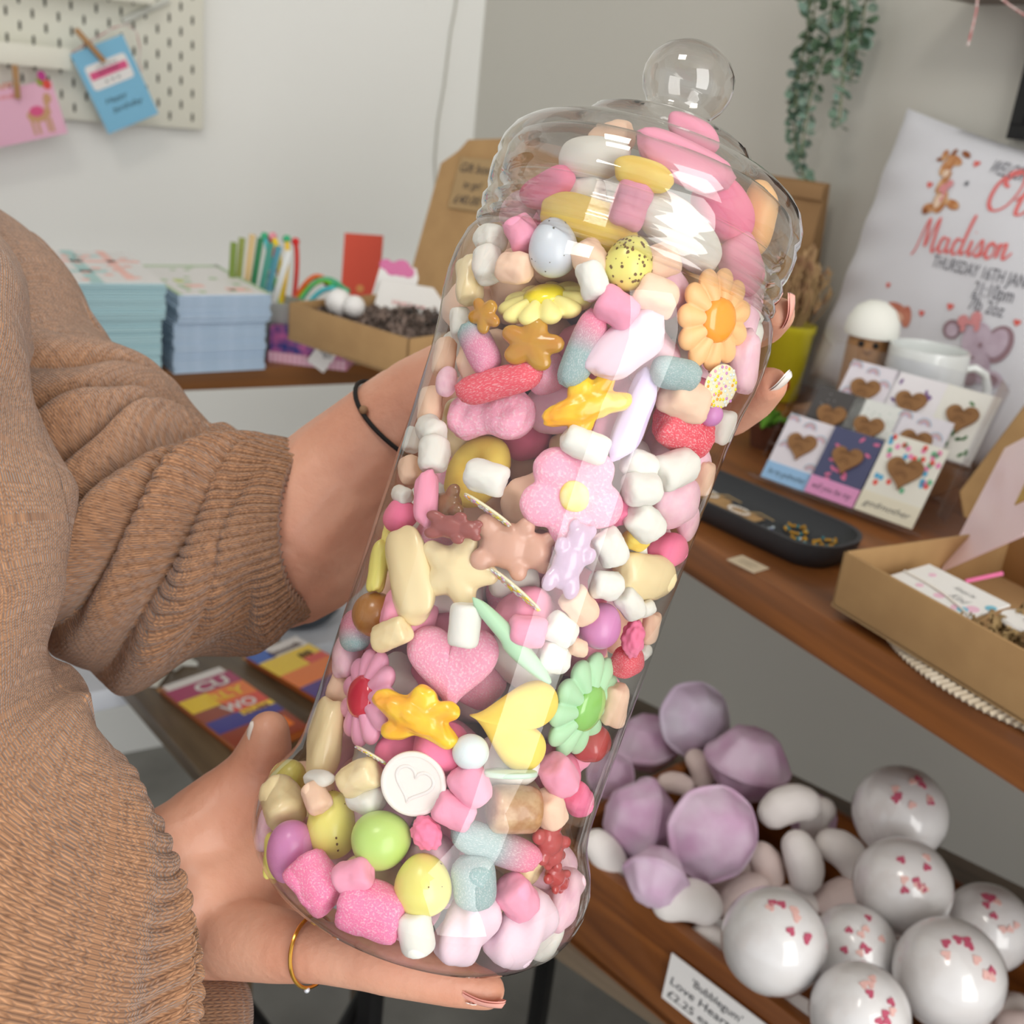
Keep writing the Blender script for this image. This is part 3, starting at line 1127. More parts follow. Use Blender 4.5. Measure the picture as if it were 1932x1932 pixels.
pil_put('lettering', script(mad, L_ / 7.6, .0016), 1730, 468, 1912, 490, M_cor)
ol = [[(1.1, 2.6), (.5, 2.4), (0, 1.5), (.1, .4), (.7, 0), (1.4, .5), (1.6, 1.6), (1.2, 2.4), (.6, 2.2), (.4, 1.7), (.8, 1.5)],
      [(1.75, .8), (2.2, 1.6), (2.45, 2.6), (2.2, 2.7), (2.05, 1.4), (2.15, .2), (2.5, .1), (2.8, .5)], [(2.8, .5), (3.0, 1), (2.95, .3), (3.1, .05), (3.4, .4)], [(3.08, 1.5), (3.12, 1.55)]]
L_ = pil_len(1858, 385, 1932, 400)
pil_put('lettering', script(ol, L_ / 2.7, .0018), 1862, 385, 1936, 402, M_cor)
for k, (px, py, s_) in enumerate(((1848, 297, 8), (1755, 341, 8), (1672, 537, 7), (1738, 593, 8), (1795, 580, 9), (1928, 612, 8))):
    pil_put('heart_print', g_prism(heart_pts(s_ * depth(PMID) / FPX, 20), .0001), px, py, px + 40, py + 10, M_heart)
pil_put('star_print', g_prism([(q * cos(pi / 5 * k), q * sin(pi / 5 * k)) for k, q in enumerate([.004, .0018] * 5)], .0001), 1828, 336, 1860, 343, M_txt)


def blobs(name, lst, material, layer=.0012):
    for (px, py, rx, ry, ang) in lst:
        k_ = depth(PMID) / FPX
        pil_put(name, g_prism([(x * cos(radians(ang)) - y * sin(radians(ang)), x * sin(radians(ang)) + y * cos(radians(ang))) for x, y in circle_pts(rx * k_, 20, 0, 0, ry * k_)], .0001),
                px, py, px + 40, py + 10, material, layer)


M_gir = mat('print_giraffe', (188, 122, 74), .85, var=(222, 176, 130), vscale=90)
M_gird = mat('print_giraffe_dark', (150, 88, 52), .85)
M_bow = mat('print_bow', (224, 150, 152), .85)
blobs('giraffe_print', [(1775, 372, 17, 24, 8), (1752, 386, 16, 10, 15), (1800, 378, 18, 9, -10), (1782, 335, 9, 24, -12), (1790, 305, 14, 20, -8), (1805, 292, 22, 9, -10), (1786, 284, 7, 12, 20)], M_gir)
blobs('giraffe_detail_print', [(1829, 280, 13, 5, -15), (1776, 292, 7, 4, 10), (1746, 392, 8, 6, 0), (1806, 277, 5, 7, 0)], M_gird, .0018)
blobs('bow_print', [(1785, 346, 12, 9, 30), (1796, 338, 8, 8, 0), (1782, 362, 5, 12, 0)], M_bow, .0022)
blobs('giraffe_muzzle_print', [(1789, 318, 8, 8, 0), (1773, 372, 9, 14, 0)], mat('print_cream', (238, 210, 186), .85), .0022)
M_ele = mat('print_elephant', (206, 188, 202), .85, var=(190, 168, 184), vscale=60)
M_eled = mat('print_elephant_dark', (158, 128, 136), .85)
blobs('elephant_ear_print', [(1890, 655, 29, 37, -20), (1798, 625, 22, 19, 0)], M_eled)
blobs('elephant_head_print', [(1848, 648, 33, 36, 0), (1889, 653, 20, 28, -20), (1799, 627, 15, 13, 0), (1852, 700, 24, 30, 0), (1878, 722, 22, 15, 0), (1832, 690, 13, 25, 10)], M_ele, .0018)
blobs('elephant_shade_print', [(1856, 656, 4, 5, 0), (1878, 724, 14, 10, 0), (1830, 720, 20, 15, 0), (1838, 680, 8, 3, 0)], M_eled, .0022)
blobs('bow_print', [(1822, 608, 13, 11, 20), (1848, 604, 12, 14, 0), (1836, 612, 5, 5, 0), (1822, 622, 6, 9, 0), (1850, 620, 6, 10, 0)], M_bow, .0026)
M_rust = mat('print_rust', (214, 140, 116), .85, var=(192, 104, 84), vscale=50)
blobs('flower_print', [(1690, 588, 34, 15, -10), (1708, 600, 13, 22, 10), (1672, 584, 20, 10, 0)], M_rust)
blobs('flower_center_print', [(1686, 600, 24, 12, 0)], mat('print_peach', (240, 196, 170), .85), .0018)

# ------------------------------------------------------------------ mug
mc = W(1756, 655, 1.13)
RZ = mc.z - 0.0885
mr = 0.5 * 148 * depth(mc) / FPX
mug = thing('mug', 'plain white ceramic mug standing before the printed pillow', 'mug', (mc.x, mc.y, RZ))
M_cer = mat('white_ceramic', (228, 232, 230), 0.18, coat=.5)
mk('cup_body', g_lathe([(0, .002), (mr * .86, .0), (mr * .95, .003), (mr, .010), (mr, .085), (mr - .001, .0885), (mr - .0028, .0885), (mr - .0035, .084), (mr - .0035, .012), (mr * .8, .006), (0, .006)], 56), M_cer, mug)
hd = (CAM_R - Vector((0, 0, CAM_R.z))).normalized() * 1.0 - CAM_F * .15
hd.z = 0
hd.normalize()
pts = [hd * (mr + x) + Vector((0, 0, z)) for x, z in ((-.002, .070), (.008, .073), (.019, .068), (.025, .055), (.026, .042), (.021, .028), (.011, .020), (-.002, .019))]
mk('handle', g_tube(pts, .0045, 10), M_cer, mug)
# peg doll
dt = W(1646, 618, 1.17)
pd = thing('peg_doll', 'wooden peg doll face wearing a round white hat, behind the card stand', 'ornament', (dt.x, dt.y, RZ))
k_ = depth(dt) / FPX
hr = 50 * k_
mk('body', g_lathe([(0, 0), (hr * .75, 0), (hr * .8, .01), (hr * .8, .075), (hr * .74, .1), (0, .105)], 32), wood('doll_wood', (150, 104, 60), (176, 130, 82), 2, 30), pd)
mk('hat', g_lathe([(0, .1235), (hr * .35, .1218), (hr * .72, .1150), (hr * .95, .1025), (hr * 1.02, .091), (hr * .98, .086), (0, .085)], 36), mat('white_felt', (238, 238, 230), .95, bump=.3, bscale=500), pd)
fd = (EYE - Vector((dt.x, dt.y, RZ + .08)))
fd.z = 0
fd.normalize()
sdv = fd.cross(Vector((0, 0, 1)))
for k, q in enumerate((-.35, .35)):
    mk('eye', g_ico(.0035, (fd + sdv * q).normalized() * (hr * .79) + Vector((0, 0, .079)), 2), mat('doll_black', (24, 20, 20), .4), pd)
mk('mouth', g_tube([(fd + sdv * q).normalized() * (hr * .805) + Vector((0, 0, .069 + abs(q) * .02)) for q in (-.18, -.09, 0, .09, .18)], .0008, 6), mat('doll_brown', (80, 40, 26), .6), pd)
rs = thing('wooden_riser', 'low wooden block under the mug and peg doll, hidden behind the heart cards', 'riser', frame((dt.x, dt.y, ZR), Vector((mc.x - dt.x, mc.y - dt.y, 0))))
rl = (Vector((mc.x - dt.x, mc.y - dt.y, 0))).length
mk('block', g_box(rl + .10, .09, RZ - ZR, (rl / 2, 0, (RZ - ZR) / 2), .002), wood('riser_wood', (120, 80, 46), (150, 104, 62), 0, 20), rs)
# ------------------------------------------------------------------ acrylic stand with heart magnets on cards
QA, QB = onz(1437, 905, ZR + .004), onz(1722, 1008, ZR + .004)
dx = QB - QA
Ls = dx.length
nrm2 = Vector((0, 0, 1)).cross(dx).normalized()
if nrm2.x < 0:
    nrm2 = -nrm2                                  # horizontal, away from the eye
tilt = radians(60)                                # the cards lie well back
upv = (Vector((0, 0, 1)) * sin(tilt) + nrm2 * cos(tilt)).normalized()
Fs = frame(QA, dx, dx.cross(upv))
if (Fs.to_3x3() @ Vector((0, 1, 0))).dot(upv) < 0:
    Fs = frame(QB, -dx, -dx.cross(upv))
stand = thing('acrylic_stand', 'clear acrylic tiered stand holding rows of heart cards', 'display stand', Fs.copy())
M_ac = clear_plastic('acrylic', (.96, .96, .975), (.62, .60, .68), .9)
row_h = 0.040
for k in range(3):
    mk('tier_lip', g_box(Ls + .02, .0025, .010, (Ls / 2, row_h * k - .001, .010 - .012 * k)), M_ac, stand)
mk('back_sheet', g_box(Ls + .02, .15, .002, (Ls / 2, .097, -.034)), M_ac, stand)
mk('side_sheet', g_box(.002, .14, .03, (-.012, .095, -.018)), M_ac, stand)
mk('side_sheet', g_box(.002, .14, .03, (Ls + .012, .095, -.018)), M_ac, stand)
M_hw = mat('heart_wood', (150, 108, 66), .65, var=(134, 94, 56), vscale=50)
M_burn = mat('engraving', (96, 62, 36), .8)
cw = Ls / 3
specs = [  # row, col offset, background, pattern, label colour
    (2, 0.35, (224, 218, 226), 'rainbow', None, 'rainbow patterned'), (2, 1.25, (232, 228, 232), 'butterfly', None, 'pale purple petal'), (2, 2.25, (232, 230, 222), 'leaf', None, 'cream leafy'),
    (1, 0.1, (70, 66, 66), 'speck', None, 'dark grey speckled'), (1, 0.85, (222, 224, 220), 'speck2', None, 'pale speckled'), (1, 1.75, (222, 218, 226), 'rainbow', None, 'rainbow covered'),
    (0, 0.0, (224, 218, 226), 'rainbow', (150, 190, 228), 'rainbow and blue'), (0, 0.95, (70, 74, 110), 'flower', (222, 150, 196), 'navy floral and pink'), (0, 1.95, (228, 226, 216), 'balloon', (226, 220, 200), 'balloon and cream')]
rr_ = random.Random(4)


def arc_g(cx, cy, r0, r1, z, n=14):
    V, F = [], []
    for k in range(n + 1):
        a = pi * k / n
        V += [Vector((cx + r0 * cos(a), cy + r0 * sin(a), z)), Vector((cx + r1 * cos(a), cy + r1 * sin(a), z))]
        if k:
            F.append([2 * k - 2, 2 * k - 1, 2 * k + 1, 2 * k])
    return V, F


for row, off, bgc, pat, lab, nm in specs:
    big = 1.12 if (row == 0 and off > 1.5) else 1
    cwid, chei = cw * .96 * big, 0.072 * big
    mt = Fs @ Matrix.Translation((off * cw * (1 if off < 2 else .98) + (.003 if row else 0), row_h * row + .002, .0045 - .014 * row + (.004 if off in (0.95,) else 0) + (.006 if big > 1 else 0)))
    c_ = thing('heart_card', 'clear bagged ' + nm + ' card with a wooden heart magnet', 'card', mt, 'heart magnet cards on the acrylic stand')
    nmc = 'hc_%d_%d_%d' % bgc
    mk('backing_card', g_box(cwid, chei, .001, (cwid / 2, chei / 2, 0)), mat(nmc, bgc, .5, coat=.4), c_)
    z = .0008
    if pat == 'rainbow':
        for q, (x, y) in enumerate(((.18, .5), (.8, .72), (.5, .12), (.12, .9), (.5, .86), (.88, .3))):
            for w_, cc in ((0, (190, 170, 200)), (1, (226, 180, 170)), (2, (160, 180, 200))):
                mk('rainbow_print', arc_g(cwid * x, chei * y, .0022 + .0018 * w_, .0036 + .0018 * w_, z + .0001 * q), mat('rb_%d' % w_, cc, .6), c_, smooth=False)
    elif pat == 'balloon':
        for cc in ((226, 90, 80), (90, 170, 210), (230, 140, 180), (110, 180, 140)):
            mk('balloon_print', g_join(*[g_prism(circle_pts(.0024, 10, rr_.uniform(.05, .95) * cwid, rr_.uniform(.36, .97) * chei, .003), .0001, z) for _ in range(11)]), mat('bp_%d' % cc[0], cc, .6), c_)
    else:
        pc_ = {'speck': (150, 150, 148), 'speck2': (170, 190, 180), 'butterfly': (120, 84, 140), 'leaf': (80, 124, 76), 'flower': (214, 110, 150)}[pat]
        mk('pattern_print', g_join(*[g_prism([(x * cos(q) - y * sin(q) + cx_, x * sin(q) + y * cos(q) + cy_) for x, y in circle_pts(.0026 if pat in ('speck', 'speck2') and 0 else (.0008 if 'speck' in pat else .0034), 10, 0, 0, .0006 if 'speck' in pat else .0016)], .0001, z)
                                     for q, cx_, cy_ in [(rr_.uniform(0, 3), rr_.uniform(.08, .92) * cwid, rr_.uniform(.08, .92) * chei) for _ in range(40 if 'speck' in pat else 12)]]), mat('pp_' + pat, pc_, .6), c_)
    if lab:
        mk('label_band', g_box(cwid, chei * .26, .0006, (cwid / 2, chei * .13, .0009)), mat('lb_%d' % lab[0], lab, .5), c_)
        tx = 'be my godmother' if lab[0] < 200 else ('will you be my' if lab[0] == 222 else 'godmother')
        mk('lettering', g_move(g_text_fit(tx, cwid * .8, .006, shear=.3), (cwid * .1, chei * .09, .0013)), M_ink, c_, smooth=False)
    hrt = mk('wooden_heart', g_prism(heart_pts(.0165 * big, 40, cwid * .5, chei * .60, .1), .003, .0008), M_hw, c_)
    mk('engraving', g_join(g_move(g_text_fit('godmother', .018 * big, .0035, shear=.3), (cwid * .5 - .009 * big, chei * .66, .0039)), arc_g(cwid * .5 - .001, chei * .52, .003, .0038, .0039), arc_g(cwid * .5 - .001, chei * .52, .0055, .0062, .0039)), M_burn, hrt, smooth=False)

# ------------------------------------------------------------------ dark dish with bracelets
Dc = onz(1478, 975, ZR + .006)
Da, Db = onz(1270, 890, ZR + .02), onz(1612, 1040, ZR + .02)
dx = Db - Da
dx.z = 0
Ld = dx.length + .03
mid = (Da + Db) / 2 - dx.normalized() * .02
mid.z = ZR
# y axis points away from the eye
Fd = frame(mid, dx)
dish = thing('trinket_dish', 'long dark charcoal dish holding bead bracelets at the shelf front', 'dish', Fd)


def dish_geo(Lx, Ly, H):
    V, F, rows = [], [], []
    for (k, z, ins) in ((0, 0, .012), (0, .001, .010), (0, H * .6, .002), (0, H, 0), (0, H, .004), (0, H * .5, .008), (0, .006, .016), (0, .005, Ly * .3)):
        pts = rrect(Lx - 2 * ins, Ly - 2 * ins, max(.012, Ly * .42 - ins), 8)
        rows.append([len(V) + i for i in range(len(pts))])
        V += [Vector((x, y, z)) for x, y in pts]
    for a, b in zip(rows, rows[1:]):
        for i in range(len(a)):
            j = (i + 1) % len(a)
            F.append([a[i], a[j], b[j], b[i]])
    F.append(rows[0][::-1])
    F.append(rows[-1])
    return V, F


DLy = 0.085
mk('dish_body', dish_geo(Ld, DLy, .024), mat('dish_charcoal', (52, 54, 58), .5), dish)


def bracelet(px, py, r_, cols, label, ry=None, n=26, br=.0019, arc=1.0, a0=0):
    p = onz(px, py, ZR + .0085)
    o = thing('bead_bracelet', label, 'bracelet', p, 'bead bracelets in the dark dish')
    for k in range(n):
        a = a0 + 2 * pi * arc * k / n
        mk('bead', g_ico(br, (r_ * cos(a), (ry or r_) * sin(a), br * .1 + (.002 if k % 5 == 0 else 0)), 2), cols[k % len(cols)], o)


gold = mat('gold_bead', (214, 160, 50), .3, .6)
tealb = mat('teal_bead', (40, 130, 140), .3)
pearl = mat('pearl_bead', (226, 220, 212), .25, coat=.5)
wht = mat('pale_bead', (200, 214, 222), .2)
navy = mat('navy_bead', (30, 40, 130), .3)
bracelet(1502, 1000, .0095, [gold, gold, tealb, gold], 'gold and teal bead bracelet curled into a loop', n=20, br=.0015)
bracelet(1500, 1022, .011, [gold, gold, wht, tealb], 'gold bead bracelet with one large pearl, beside the looped one', ry=.006, n=22, br=.0015)
bracelet(1556, 1025, .0125, [gold, tealb, gold, gold], 'gold and teal bead bracelet at the rounded dish end', ry=.006, n=24, br=.0015)
bracelet(1440, 1002, .011, [wht, navy, wht], 'clear and navy bead bracelet lying in the dish middle', ry=.004, n=14, br=.0014, arc=.6)
o = thing('pearl_bracelet_card', 'kraft card with a white pearl bracelet and jute tie, nearer dish middle', 'card', frame(onz(1388, 968, ZR + .010), dx), 'pearl bracelet cards in the dish')
for q, (px, py) in enumerate(((1388, 968), (1330, 935))):
    if q:
        o = thing('pearl_bracelet_card', 'kraft card with a white pearl bracelet, half behind the sweet jar', 'card', frame(onz(px, py, ZR + .010), dx), 'pearl bracelet cards in the dish')
    mk('backing_card', g_box(.045, .028, .001, (0, 0, 0)), M_kraft, o)
    for k in range(22):
        a = 2 * pi * k / 22
        mk('pearl', g_ico(.0013, (.011 * cos(a), .0065 * sin(a) + .004, .002), 2), pearl, o)
    mk('jute_tie', g_tube([(.005, .002, .003), (.02, .008, .006), (.034, .012, .003)], .0007, 5), mat('jute', (170, 146, 104), .9), o)
tg = mk('paper_tag', g_box(.029, .02, .0008, (0, 0, 0)), mat('tag_beige', (196, 178, 152), .8), None, frame(onz(1411, 1064, ZR + .001), dx))
tag(tg, 'small beige paper tag lying at the shelf edge below the dark dish', 'tag')
mk('lettering', g_join(g_move(g_text_fit('handmade', .016, .0025), (-.008, .001, .0006)), g_move(g_text_fit('bracelets', .014, .0025), (-.007, -.004, .0006))), mat('ink_soft', (120, 108, 92), .8), tg, smooth=False)

# ------------------------------------------------------------------ woven mat + big cardboard box on it
mcx = onz(2005, 1240, ZR + .006)
wm = []
for ring in range(14):
    rad = .150 - ring * .0105
    n_ = max(10, int(2 * pi * rad / .0052))
    for k in range(n_):
        if ring > 4:
            continue
        a = 2 * pi * k / n_ + ring * .05
        a2 = a + .0085 / rad
        wm.append(g_tube([(rad * cos(a), rad * sin(a), .003), ((rad - .0045) * cos((a + a2) / 2), (rad - .0045) * sin((a + a2) / 2), .0062), ((rad - .0095) * cos(a2), (rad - .0095) * sin(a2), .003)], [.0022, .0027, .0022], 5))
wp = onz(1905, 1262, ZR)
wmo = thing('woven_mat', 'round cream woven rope mat under the brown cardboard box', 'mat', (0, 0, 0))
E_ = onz(1642, 1180, ZR)
E2_ = onz(1932, 1392, ZR)
mid_ = (E_ + E2_) / 2
perp = (E2_ - E_).cross(Vector((0, 0, 1))).normalized()
if perp.x < 0:
    perp = -perp
cen = mid_ + perp * .135
wmo.matrix_world = Matrix.Translation((cen.x, cen.y, ZR))
mk('mat_core', g_lathe([(0, 0), (.146, 0), (.149, .003), (.146, .005), (0, .005)], 64), mat('jute_cream', (206, 192, 170), .95), wmo)
mk('woven_strands', g_join(*wm), mat('jute_cream2', (218, 206, 186), .95, var=(196, 180, 156), vscale=90), wmo)
zb = ZR + .0095
# box near wall top edge: px(1585,1040)->(1932,1228); bottom (1562,1140)->...
K1, K2 = onz(1592, 1040, zb + .045), onz(1932, 1228, zb + .045)
K1.z = K2.z = zb
dx = (K2 - K1).normalized()
Fk = frame(K1, dx)
Lk, Dk = .30, .19
kb = thing('cardboard_gift_box', 'large open brown cardboard box with flower card and straw at the front of the grey wall shelf', 'box', Fk)
kb['label'] = 'open brown cardboard box with pink card and straw, on the woven mat'
tray(kb, Lk, Dk, .045, m1=M_kraft, m2=M_kraftin)
lidm = Matrix.Translation((0, Dk, .045)) @ Matrix.Rotation(radians(62), 4, 'X')
mk('lid', g_prism([(0, 0), (Lk, 0), (Lk, .17), (0.02, .17), (0, .155)], .003), M_kraft, kb, lidm)
fpx = [(1812, 928), (1820, 975), (1848, 990), (1872, 930), (1990, 800), (1990, 700), (1932, 768)]
fl_ = [W(x, y, .98 + (990 - y) * .0003) for x, y in fpx]
bk_ = [v + CAM_F * .003 for v in fl_]
n7 = len(fpx)
ki = Fk.inverted()
mk('lid_flap', ([ki @ v for v in fl_ + bk_], [list(range(n7)), list(range(n7, 2 * n7))[::-1]] + [[k, k + n7, (k + 1) % n7 + n7, (k + 1) % n7] for k in range(n7)]), M_kraft, kb, smooth=False)
shred('straw_shred', Fk @ Matrix.Translation((0.09, 0.0, .004)), Lk - .10, Dk, .012, 900, mat('shred_straw', (178, 150, 104), .85, var=(120, 94, 60), vscale=50), 'crinkled straw coloured paper shred filling the brown box', 9, .018)
# pink card leaning in box
o, lx, ly = px_card('pink_card', 'large glossy pale pink card with a gold block, leaning in the brown box', ((1776, 1078), (1932, 1010), (1890, 850)), depth(K1) + .04, mat('card_blush', (238, 208, 212), .3, coat=.6), dd=(0, -.07, .09))
mk('gold_block', g_box(lx * .26, ly * .42, .0008, (lx * .80, ly * .52, .0012)), mat('gold_foil', (190, 150, 54), .35, .3), o)
o, lx, ly = px_card('bracelet_card', 'white bracelet card with pastel spots and a silver bead bracelet, lying in the box', ((1677, 1088), (1826, 1168), (1742, 1060)), depth(K1) - .008, M_cardw, dd=(0, -.065, .02))
mk('pastel_spot', g_join(*[g_prism(circle_pts(.003 + .001 * (k % 3), 12, lx * x, ly * y), .0002, .0008) for k, (x, y) in enumerate(((.2, .7), (.55, .2), (.9, .3), (.3, .2), (.8, .12)))]), mat('pastel_pink', (234, 190, 210), .6), o)
mk('blue_spot', g_join(*[g_prism(circle_pts(.004, 12, lx * x, ly * y), .0002, .0009) for x, y in ((.86, .15), (.97, .6))]), mat('pastel_blue', (120, 190, 214), .6), o)
mk('lettering', g_join(g_move(g_text_fit('Always be', lx * .25, .005, shear=.2), (lx * .5, ly * .62, .001)), g_move(g_text_fit('Kind', lx * .2, .007, shear=.3), (lx * .6, ly * .32, .001))), mat('ink_soft2', (150, 150, 150), .8), o, smooth=False)
for k in range(30):
    t = k / 29
    mk('bead', g_ico(.0012, (lx * (.02 + .96 * t), ly * (.35 - .3 * t + .10 * sin(t * pi)), .0018), 1), pearl, o)
o, lx, ly = px_card('pink_strap', 'bright pink rubbery strap peeking from under the pale pink card', ((1822, 1100), (1892, 1085), (1826, 1092)), depth(K1) + .012, mat('hot_pink', (236, 100, 160), .4), 'strap', .003)
tag(mk('round_token', g_lathe([(0, 0), (.017, 0), (.018, .002), (.017, .004), (0, .004)], 32), M_cardw, None, frame(onz(1935, 1180, zb + .03), dx)), 'round white token half buried in the straw of the brown box', 'token')

# black framed sign and hanging twine at the top right edge
fz = onx(1905, 262, WX - .008)
tf = thing('black_frame', 'black picture frame on the grey wall above the pillow, mostly out of shot', 'picture frame', (WX - .008, fz.y - .11, fz.z + .15))
mk('frame_border', g_join(g_box(.014, .22, .016, (0, 0, -.142)), g_box(.014, .22, .016, (0, 0, .142)), g_box(.014, .016, .27, (0, .102, 0)), g_box(.014, .016, .27, (0, -.102, 0))), mat('black_paint', (20, 20, 22), .5), tf)
mk('black_board', g_box(.004, .19, .27, (.003, 0, 0)), mat('black_board', (26, 26, 28), .7), tf)
a = onx(1775, -4, WX - .06)
tag(mk('wall_shelf', g_box(.12, .6, .018, (WX - .06, a.y - .30, a.z + .009), .001), wood('dark_shelf', (76, 50, 34), (104, 72, 48), 1, 14)), 'dark wooden shelf high on the grey wall, just its underside showing', 'shelf')
for k, (lst, lb) in enumerate(((((1845, -12), (1842, 20), (1834, 55), (1826, 86)), 'short hanging end of the red and white twine'), (((1880, -10), (1905, 10), (1935, 30), (1970, 55)), 'red and white twine sloping from the high shelf to the photo edge'))):
    P = [onx(x, y, WX - .13) for x, y in lst]
    tag(mk('bakers_twine', g_tube(P, .0012, 6), mat('twine_red', (200, 80, 80)), ), lb, 'twine', 'twine on the high shelf')

# ================================================================== BATH BOMB TABLE
ZT = 0.735
# table under the bath bomb crate
q1, q2 = onz(1045, 1772, ZT), onz(1290, 1938, ZT)
dx = (q2 - q1).normalized()
Ft = frame(q1 - dx * .28, dx)
tb = thing('low_table', 'dark topped table on black metal legs under the bath bomb crate', 'table', frame(Vector((q1.x, q1.y, 0)) - dx * .28, dx))
mk('tabletop', g_box(.95, .42, .02, (.475, .21, ZT - .01), .002), wood('grey_plank', (96, 82, 68), (134, 118, 98), 0, 18), tb)
mk('lower_shelf', g_box(.62, .42, .02, (.64, .23, .46), .002), wood('dark_plank', (48, 32, 24), (70, 48, 34), 0, 18), tb)
for x, y in ((.03, .03), (.92, .03), (.03, .39), (.92, .39)):
    mk('leg', g_box(.022, .022, ZT - .02, (x, y, (ZT - .02) / 2), .001), mat('black_metal', (18, 18, 20), .4), tb)
# crate
r1, r2 = onz(1119, 1632, .83), onz(1511, 1932, .83)
dx = (r2 - r1).normalized()
Fc = frame(Vector((r1.x, r1.y, ZT)) - dx * .06, dx)
Lc, Dc_, Hc = .50, .262, .83 - ZT
M_crate = wood('crate_wood', (92, 46, 16), (160, 96, 40), 0, 22, coat=.3)
cr_ = thing('bath_bomb_crate', 'long reddish wooden crate heaped with bath bombs', 'crate', Fc)
mk('base_board', g_box(Lc, Dc_, .008, (Lc / 2, Dc_ / 2, .004)), M_crate, cr_)
for s_, c_ in (((Lc, .012, Hc), (Lc / 2, .006, Hc / 2)), ((Lc, .012, Hc), (Lc / 2, Dc_ - .006, Hc / 2)), ((.012, Dc_, Hc), (.006, Dc_ / 2, Hc / 2)), ((.012, Dc_, Hc), (Lc - .006, Dc_ / 2, Hc / 2))):
    mk('side_board', g_box(*s_, c_, .0015), M_crate, cr_)
# sign tied to it
fr_n = (Fc.to_3x3() @ Vector((0, -1, 0)))
pA, pB = onplane(1262, 1792, r1 + fr_n * .003, fr_n), onplane(1450, 1935, r1 + fr_n * .003, fr_n)
pC = onplane(1250, 1880, r1 + fr_n * .003, fr_n)
mt = frame(pC, pB - pA, fr_n)
sl, sh_ = (pB - pA).length, (pA - pC).length
sg = thing('price_sign', 'white handwritten price card tied to the crate front with twine', 'sign', mt)
yy_ = (mt.to_3x3() @ Vector((0, 1, 0))).dot(pA - pC)
mk('card_sheet', g_prism([(0, 0), (sl, 0), (sl + .002, yy_), (.002, yy_)], .0012), M_cardw, sg)
mk('lettering', g_join(g_move(g_text_fit("'Bubblegum'", sl * .5, yy_ * .17, shear=.15), (sl * .27, yy_ * .68, .0016)), g_move(g_text_fit("Love Heart Bath", sl * .88, yy_ * .17, shear=.15), (sl * .06, yy_ * .40, .0016)),
                       g_move(g_text_fit("£2.25 each", sl * .55, yy_ * .16, shear=.15), (sl * .05, yy_ * .12, .0016))), M_ink, sg, smooth=False)
P = [onplane(x, y, r1 + fr_n * .006, fr_n) for x, y in ((1330, 1932), (1352, 1910), (1378, 1890), (1390, 1884))] + [W(1402, 1874, depth(r2) + .02), W(1412, 1866, depth(r2) + .05), W(1425, 1874, depth(r2) + .06)]
mk('twine_bow', g_tube(P, .0011, 6), mat('jute', (170, 146, 104)), sg)

# bath bombs ------------------------------------------------------------
M_bw = mat('bomb_white', (232, 228, 226), .5, var=(238, 236, 236), vscale=30, coat=.25, bump=.12, bscale=120)
M_hp = mat('heart_dark_pink', (190, 84, 110), .7)
M_hl = mat('heart_pale_pink', (232, 186, 178), .7)
M_wrap = clear_plastic('cling_wrap', (.985, .985, .985), (.85, .85, .86), 1.1, .12)
nb_ = 'round white film wrapped bath bomb with pink hearts, '
bombs = [(1698, 1533, 87, .95, 'topmost, near the crate back', -0.5), (1703, 1672, 90, .875, 'just under the topmost one', -0.2), (1460, 1775, 97, .80, 'seamed, overhanging the crate front', 0.3),
         (1612, 1790, 80, .845, 'between two larger ones at the front', .1), (1790, 1838, 102, .80, 'large, near the crate corner', .0), (1862, 1750, 80, .90, 'at the far right photo edge', .4),
         (1622, 1912, 92, .76, 'cut by the bottom photo edge', .2)]
for k, (px, py, rp, d, lb, a0) in enumerate(bombs):
    rr = rp * d / FPX
    p = W(px, py, d)
    o = thing('bath_bomb', nb_ + lb, 'bath bomb', frame(p, CAM_R, -CAM_F), 'white heart bath bombs')
    g = g_ico(rr, (0, 0, 0), 4)
    rot = Matrix.Rotation(.35 + a0, 3, 'Z')
    V2 = []
    for v in g[0]:
        q = rot @ v
        lat = q.y / rr
        e = math.exp(-((lat + .05 + .05 * sin(q.x / rr * 5)) / .03) ** 2)
        V2.append(v * (1 - .03 * e + .006 * mnoise.noise(v / rr * 3 + Vector((k * 3, 0, 0)))))
    mk('bomb', (V2, g[1]), M_bw, o, sharp=0)
    r = random.Random(20 + k)
    for mm_, nn_ in ((M_hp, 5), (M_hl, 4)):
        hs = []
        for q in range(nn_):
            th, ph = r.uniform(-.55, .5), r.uniform(.25, 1.15)
            nv = Vector((sin(th) * cos(ph), sin(ph) * .95, cos(th) * cos(ph))).normalized()
            if nv.z < .1:
                nv.z = .15
                nv.normalize()
            f_ = frame(nv * (rr * 1.0), nv.cross(Vector((r.uniform(-1, 1), 1, .2))), nv)
            hs.append(g_move(g_prism(heart_pts(rr * .10, 14), .0012, -.0004), f_))
        mk('sugar_heart', g_join(*hs), mm_, o)
    wg = g_ico(rr * 1.018, (0, 0, 0), 4)
    V2 = [v * (1 + .012 * mnoise.noise(Vector((v.x, v.y * 3, v.z)) / rr * 2.5 + Vector((k, 5, 0)))) for v in wg[0]]
    mk('film_wrap', (V2, wg[1]), M_wrap, o, sharp=0)

M_lil = mat('bomb_lilac', (206, 164, 196), .85, var=(222, 198, 218), vscale=26, bump=.3, bscale=60)
M_lilw = mat('bomb_lilac_pale', (216, 206, 222), .85, var=(206, 184, 208), vscale=22, bump=.3, bscale=60)


